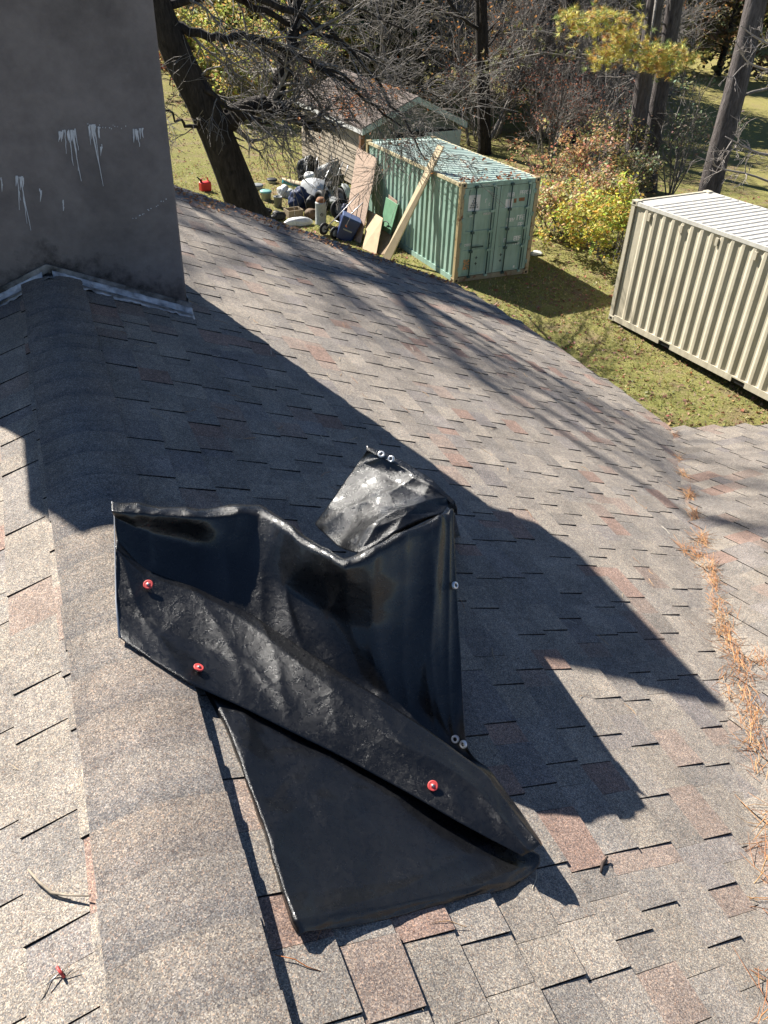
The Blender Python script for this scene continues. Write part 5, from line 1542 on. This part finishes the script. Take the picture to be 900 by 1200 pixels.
# --- far woods
def evergreen(seed, hgt, wid, cols_, nl, ls, bark=BARK):
    rn = random.Random(seed); root = empty('forest_tree'); m = MB()
    m.tube([(0,0,-.2),(.1,0,hgt*.5),(0,.1,hgt)], [hgt*.02, hgt*.014, .02], 8)
    for k in range(26):
        t = rn.uniform(.12, .95); a = rn.uniform(0, 6.28)
        m.tube([(0,0,hgt*t),(math.cos(a)*wid*.5*(1.1-t), math.sin(a)*wid*.5*(1.1-t), hgt*(t+.04))], [.05,.015], 4)
    m.build('trunk', bark, root); lf = MB()
    cl = []
    for _ in range(nl // 30):
        t = rn.uniform(.06, 1) ; a = rn.uniform(0, 6.28); rr = wid * .5 * (1.12 - t) ** .7 * rn.uniform(.35, 1)
        cl.append(Vector((rr * math.cos(a), rr * math.sin(a), hgt * t)))
    for _ in range(nl):
        p = rn.choice(cl) + Vector((rn.gauss(0,.5), rn.gauss(0,.5), rn.gauss(0,.3)))
        leaf(lf, p, ls * rn.uniform(.6, 1.3), tuple(x * rn.uniform(.7, 1.3) for x in rn.choice(cols_)), .8, rn)
    lf.build('crown', LEAF, root)['kind'] = 'stuff'
    return root
DKG = [(.045,.055,.022),(.06,.065,.028),(.08,.075,.03),(.035,.04,.02)]
BRN = [(.11,.085,.045),(.15,.11,.05),(.09,.07,.04),(.19,.13,.05),(.13,.12,.05)]
OLG = [(.13,.13,.045),(.18,.16,.05),(.10,.11,.04),(.23,.18,.055)]
ft = [evergreen(201, 13, 6.5, DKG, 5200, .45), evergreen(202, 12, 7.5, BRN, 5200, .42), evergreen(203, 11, 7.0, OLG, 5200, .42)]
fl_ = ['dark green evergreen in the far woods', 'brown-leaved tree in the far woods', 'olive-leaved tree in the far woods']
for o, l in zip(ft, fl_): tag(o, l, 'tree', 'trees of the far woods')
rn = random.Random(77); first = [True]*3
far = []
for row, (dist, step) in enumerate(((52, 5.0), (66, 6.0), (84, 6.0), (96, 5.0), (108, 5.0))):
    a = -34.0
    while a < 72:
        ang = math.radians(a); x = dist * math.sin(ang) * rn.uniform(.93, 1.07); y = dist * math.cos(ang) * rn.uniform(.93, 1.07)
        if not (row == 0 and (a < 16 or a > 40)) and not (row == 1 and a > 42) and not (row > 2 and a < 24):
            k = rn.choice([0,1,1,2,2]) if a < 30 else rn.choice([0,0,1,2])
            far.append((k, x, y, rn.uniform(.85, 1.25), 'beyond the meadow' if a < 15 else ('behind the thicket' if a < 38 else 'beyond the lawn past the pines')))
        a += math.degrees(step / dist) * rn.uniform(.8, 1.2)
for k, x, y, s_, wh in far:
    if first[k]:
        first[k] = False; ft[k].location = (x, y, gz(x, y)); ft[k].scale = (s_,)*3; ft[k]['label'] = fl_[k] + ' ' + wh
    else: copy_tree(ft[k], (x, y, gz(x, y)), rn.uniform(0, 6.28), s_, fl_[k] + ' ' + wh)
# shade trees left of the lawn, out of the picture to the sun's side of it, are the far woods themselves

# --- bare branches reaching in by the tan container
rn = random.Random(91)
bz = Vector((19.2, 14.2, gz(19.2, 14.2))); bt = empty('bare_tree', bz); tag(bt, 'pale bare branches of a small tree reaching over the tan container', 'tree')
m = MB(); m.tube([bz, bz + Vector((-.1,.1,2)), bz + Vector((.1,.2,4.5)), bz + Vector((.2,.2,7))], [.16,.13,.1,.06], 9); m.build('trunk', BARK2, bt, bz)
m = MB()
def bl(px, y0, r0, nk, Lk):
    P_ = [Vector(at_y(u, v, y0)) for u, v in px]; dens = [Vector(p) for p in cr_axis([list(p) for p in P_], 14, .9)]
    m.tube(dens, [r0 * (1 - .75 * i / 13) for i in range(14)], 5)
    for k in range(nk):
        i = rn.randint(2, 12); d = (dens[i+1] - dens[i]).normalized(); grow(m, dens[i], rot_about(d, rn.uniform(.4,1), rn.uniform(0,6.28), rn), Lk * rn.uniform(.5,1), r0*.4, 0, 2, rn, [], (0,0,-.02), (2,4), (.4,.9), .15, .007)
bl([(985,30),(930,60),(890,46),(868,30)], 15.2, .045, 6, .6)
bl([(985,110),(930,90),(880,75),(862,48)], 15.4, .045, 8, .7)
bl([(985,250),(920,190),(885,178),(850,160)], 15.0, .045, 9, .7)
bl([(985,240),(925,222),(880,205),(840,196),(836,178)], 15.6, .04, 9, .6)
o = m.build('branches', plain('pale_bark', (.26,.23,.21), .8, 0, .3, 20), bt, bz); o['kind'] = 'stuff'

# ------------------------------------------------------------------ grass blades and fallen leaves
rn = random.Random(55)
gm = MB()
GC = [(.28,.26,.08),(.34,.31,.11),(.23,.23,.07),(.42,.36,.17),(.18,.19,.06),(.36,.27,.15)]
for _ in range(60000):
    y = rn.uniform(7.5, 34); x = rn.uniform(3.5, 19)
    if 9.9 < x < 12.6 and 18.1 < y < 24.4: continue
    t = mnoise.noise(Vector((x * .8, y * .8, 3)))
    if t < -.25 and rn.random() < .7: continue
    h = rn.uniform(.03, .08); a = rn.uniform(0, 6.28); z = gz(x, y) + .05 * mnoise.noise(Vector((x * .3, y * .3, 0))) - .01
    w = rn.uniform(.012, .03); dx, dy = math.cos(a) * w, math.sin(a) * w; lx, ly = rn.gauss(0, .03), rn.gauss(0, .03)
    gm.add([(x-dx, y-dy, z), (x+dx, y+dy, z), (x+lx, y+ly, z+h)], [(0,1,2)], tuple(v * rn.uniform(.75,1.2) for v in rn.choice(GC)))
o = gm.build('grass', LEAF, None, (10, 18, -7.83)); o.location = (10, 18, -7.83); tag(o, 'short patchy lawn grass around the containers', 'grass', None, 'stuff')
lm2 = MB()
for _ in range(26000):
    if rn.random() < .45: y = rn.uniform(7.5, 24); x = rn.uniform(6, 19); keep = .8
    else: y = rn.uniform(22, 48); x = rn.uniform(3, 26); keep = 1
    if 9.9 < x < 12.6 and 18.1 < y < 24.4: continue
    t = mnoise.noise(Vector((x * .35, y * .35, 9)))
    k = keep * (.35 + 1.1 * max(0, t + .1))
    if 7 < x < 17 and 29 < y < 46: k = .9
    if rn.random() > k: continue
    z = gz(x, y) + .05 * mnoise.noise(Vector((x * .3, y * .3, 0))) + .02
    leaf(lm2, (x, y, z), rn.uniform(.06, .13), tuple(v * rn.uniform(.7, 1.2) for v in rn.choice([(.26,.15,.09),(.33,.20,.11),(.22,.12,.08),(.38,.27,.17),(.28,.11,.06)])), .4, rn)
o = lm2.build('fallen_leaves', LEAF, None, (12, 22, -7.83)); o.location = (12, 22, -7.83); tag(o, 'brown fallen leaves scattered over the lawn', 'dead leaves', None, 'stuff')

# ------------------------------------------------------------------ lift everything so that the lawn is near z = 0
for o in list(col.objects):
    if o.parent is None and o not in (cam, sun):
        o.location.z += ZO
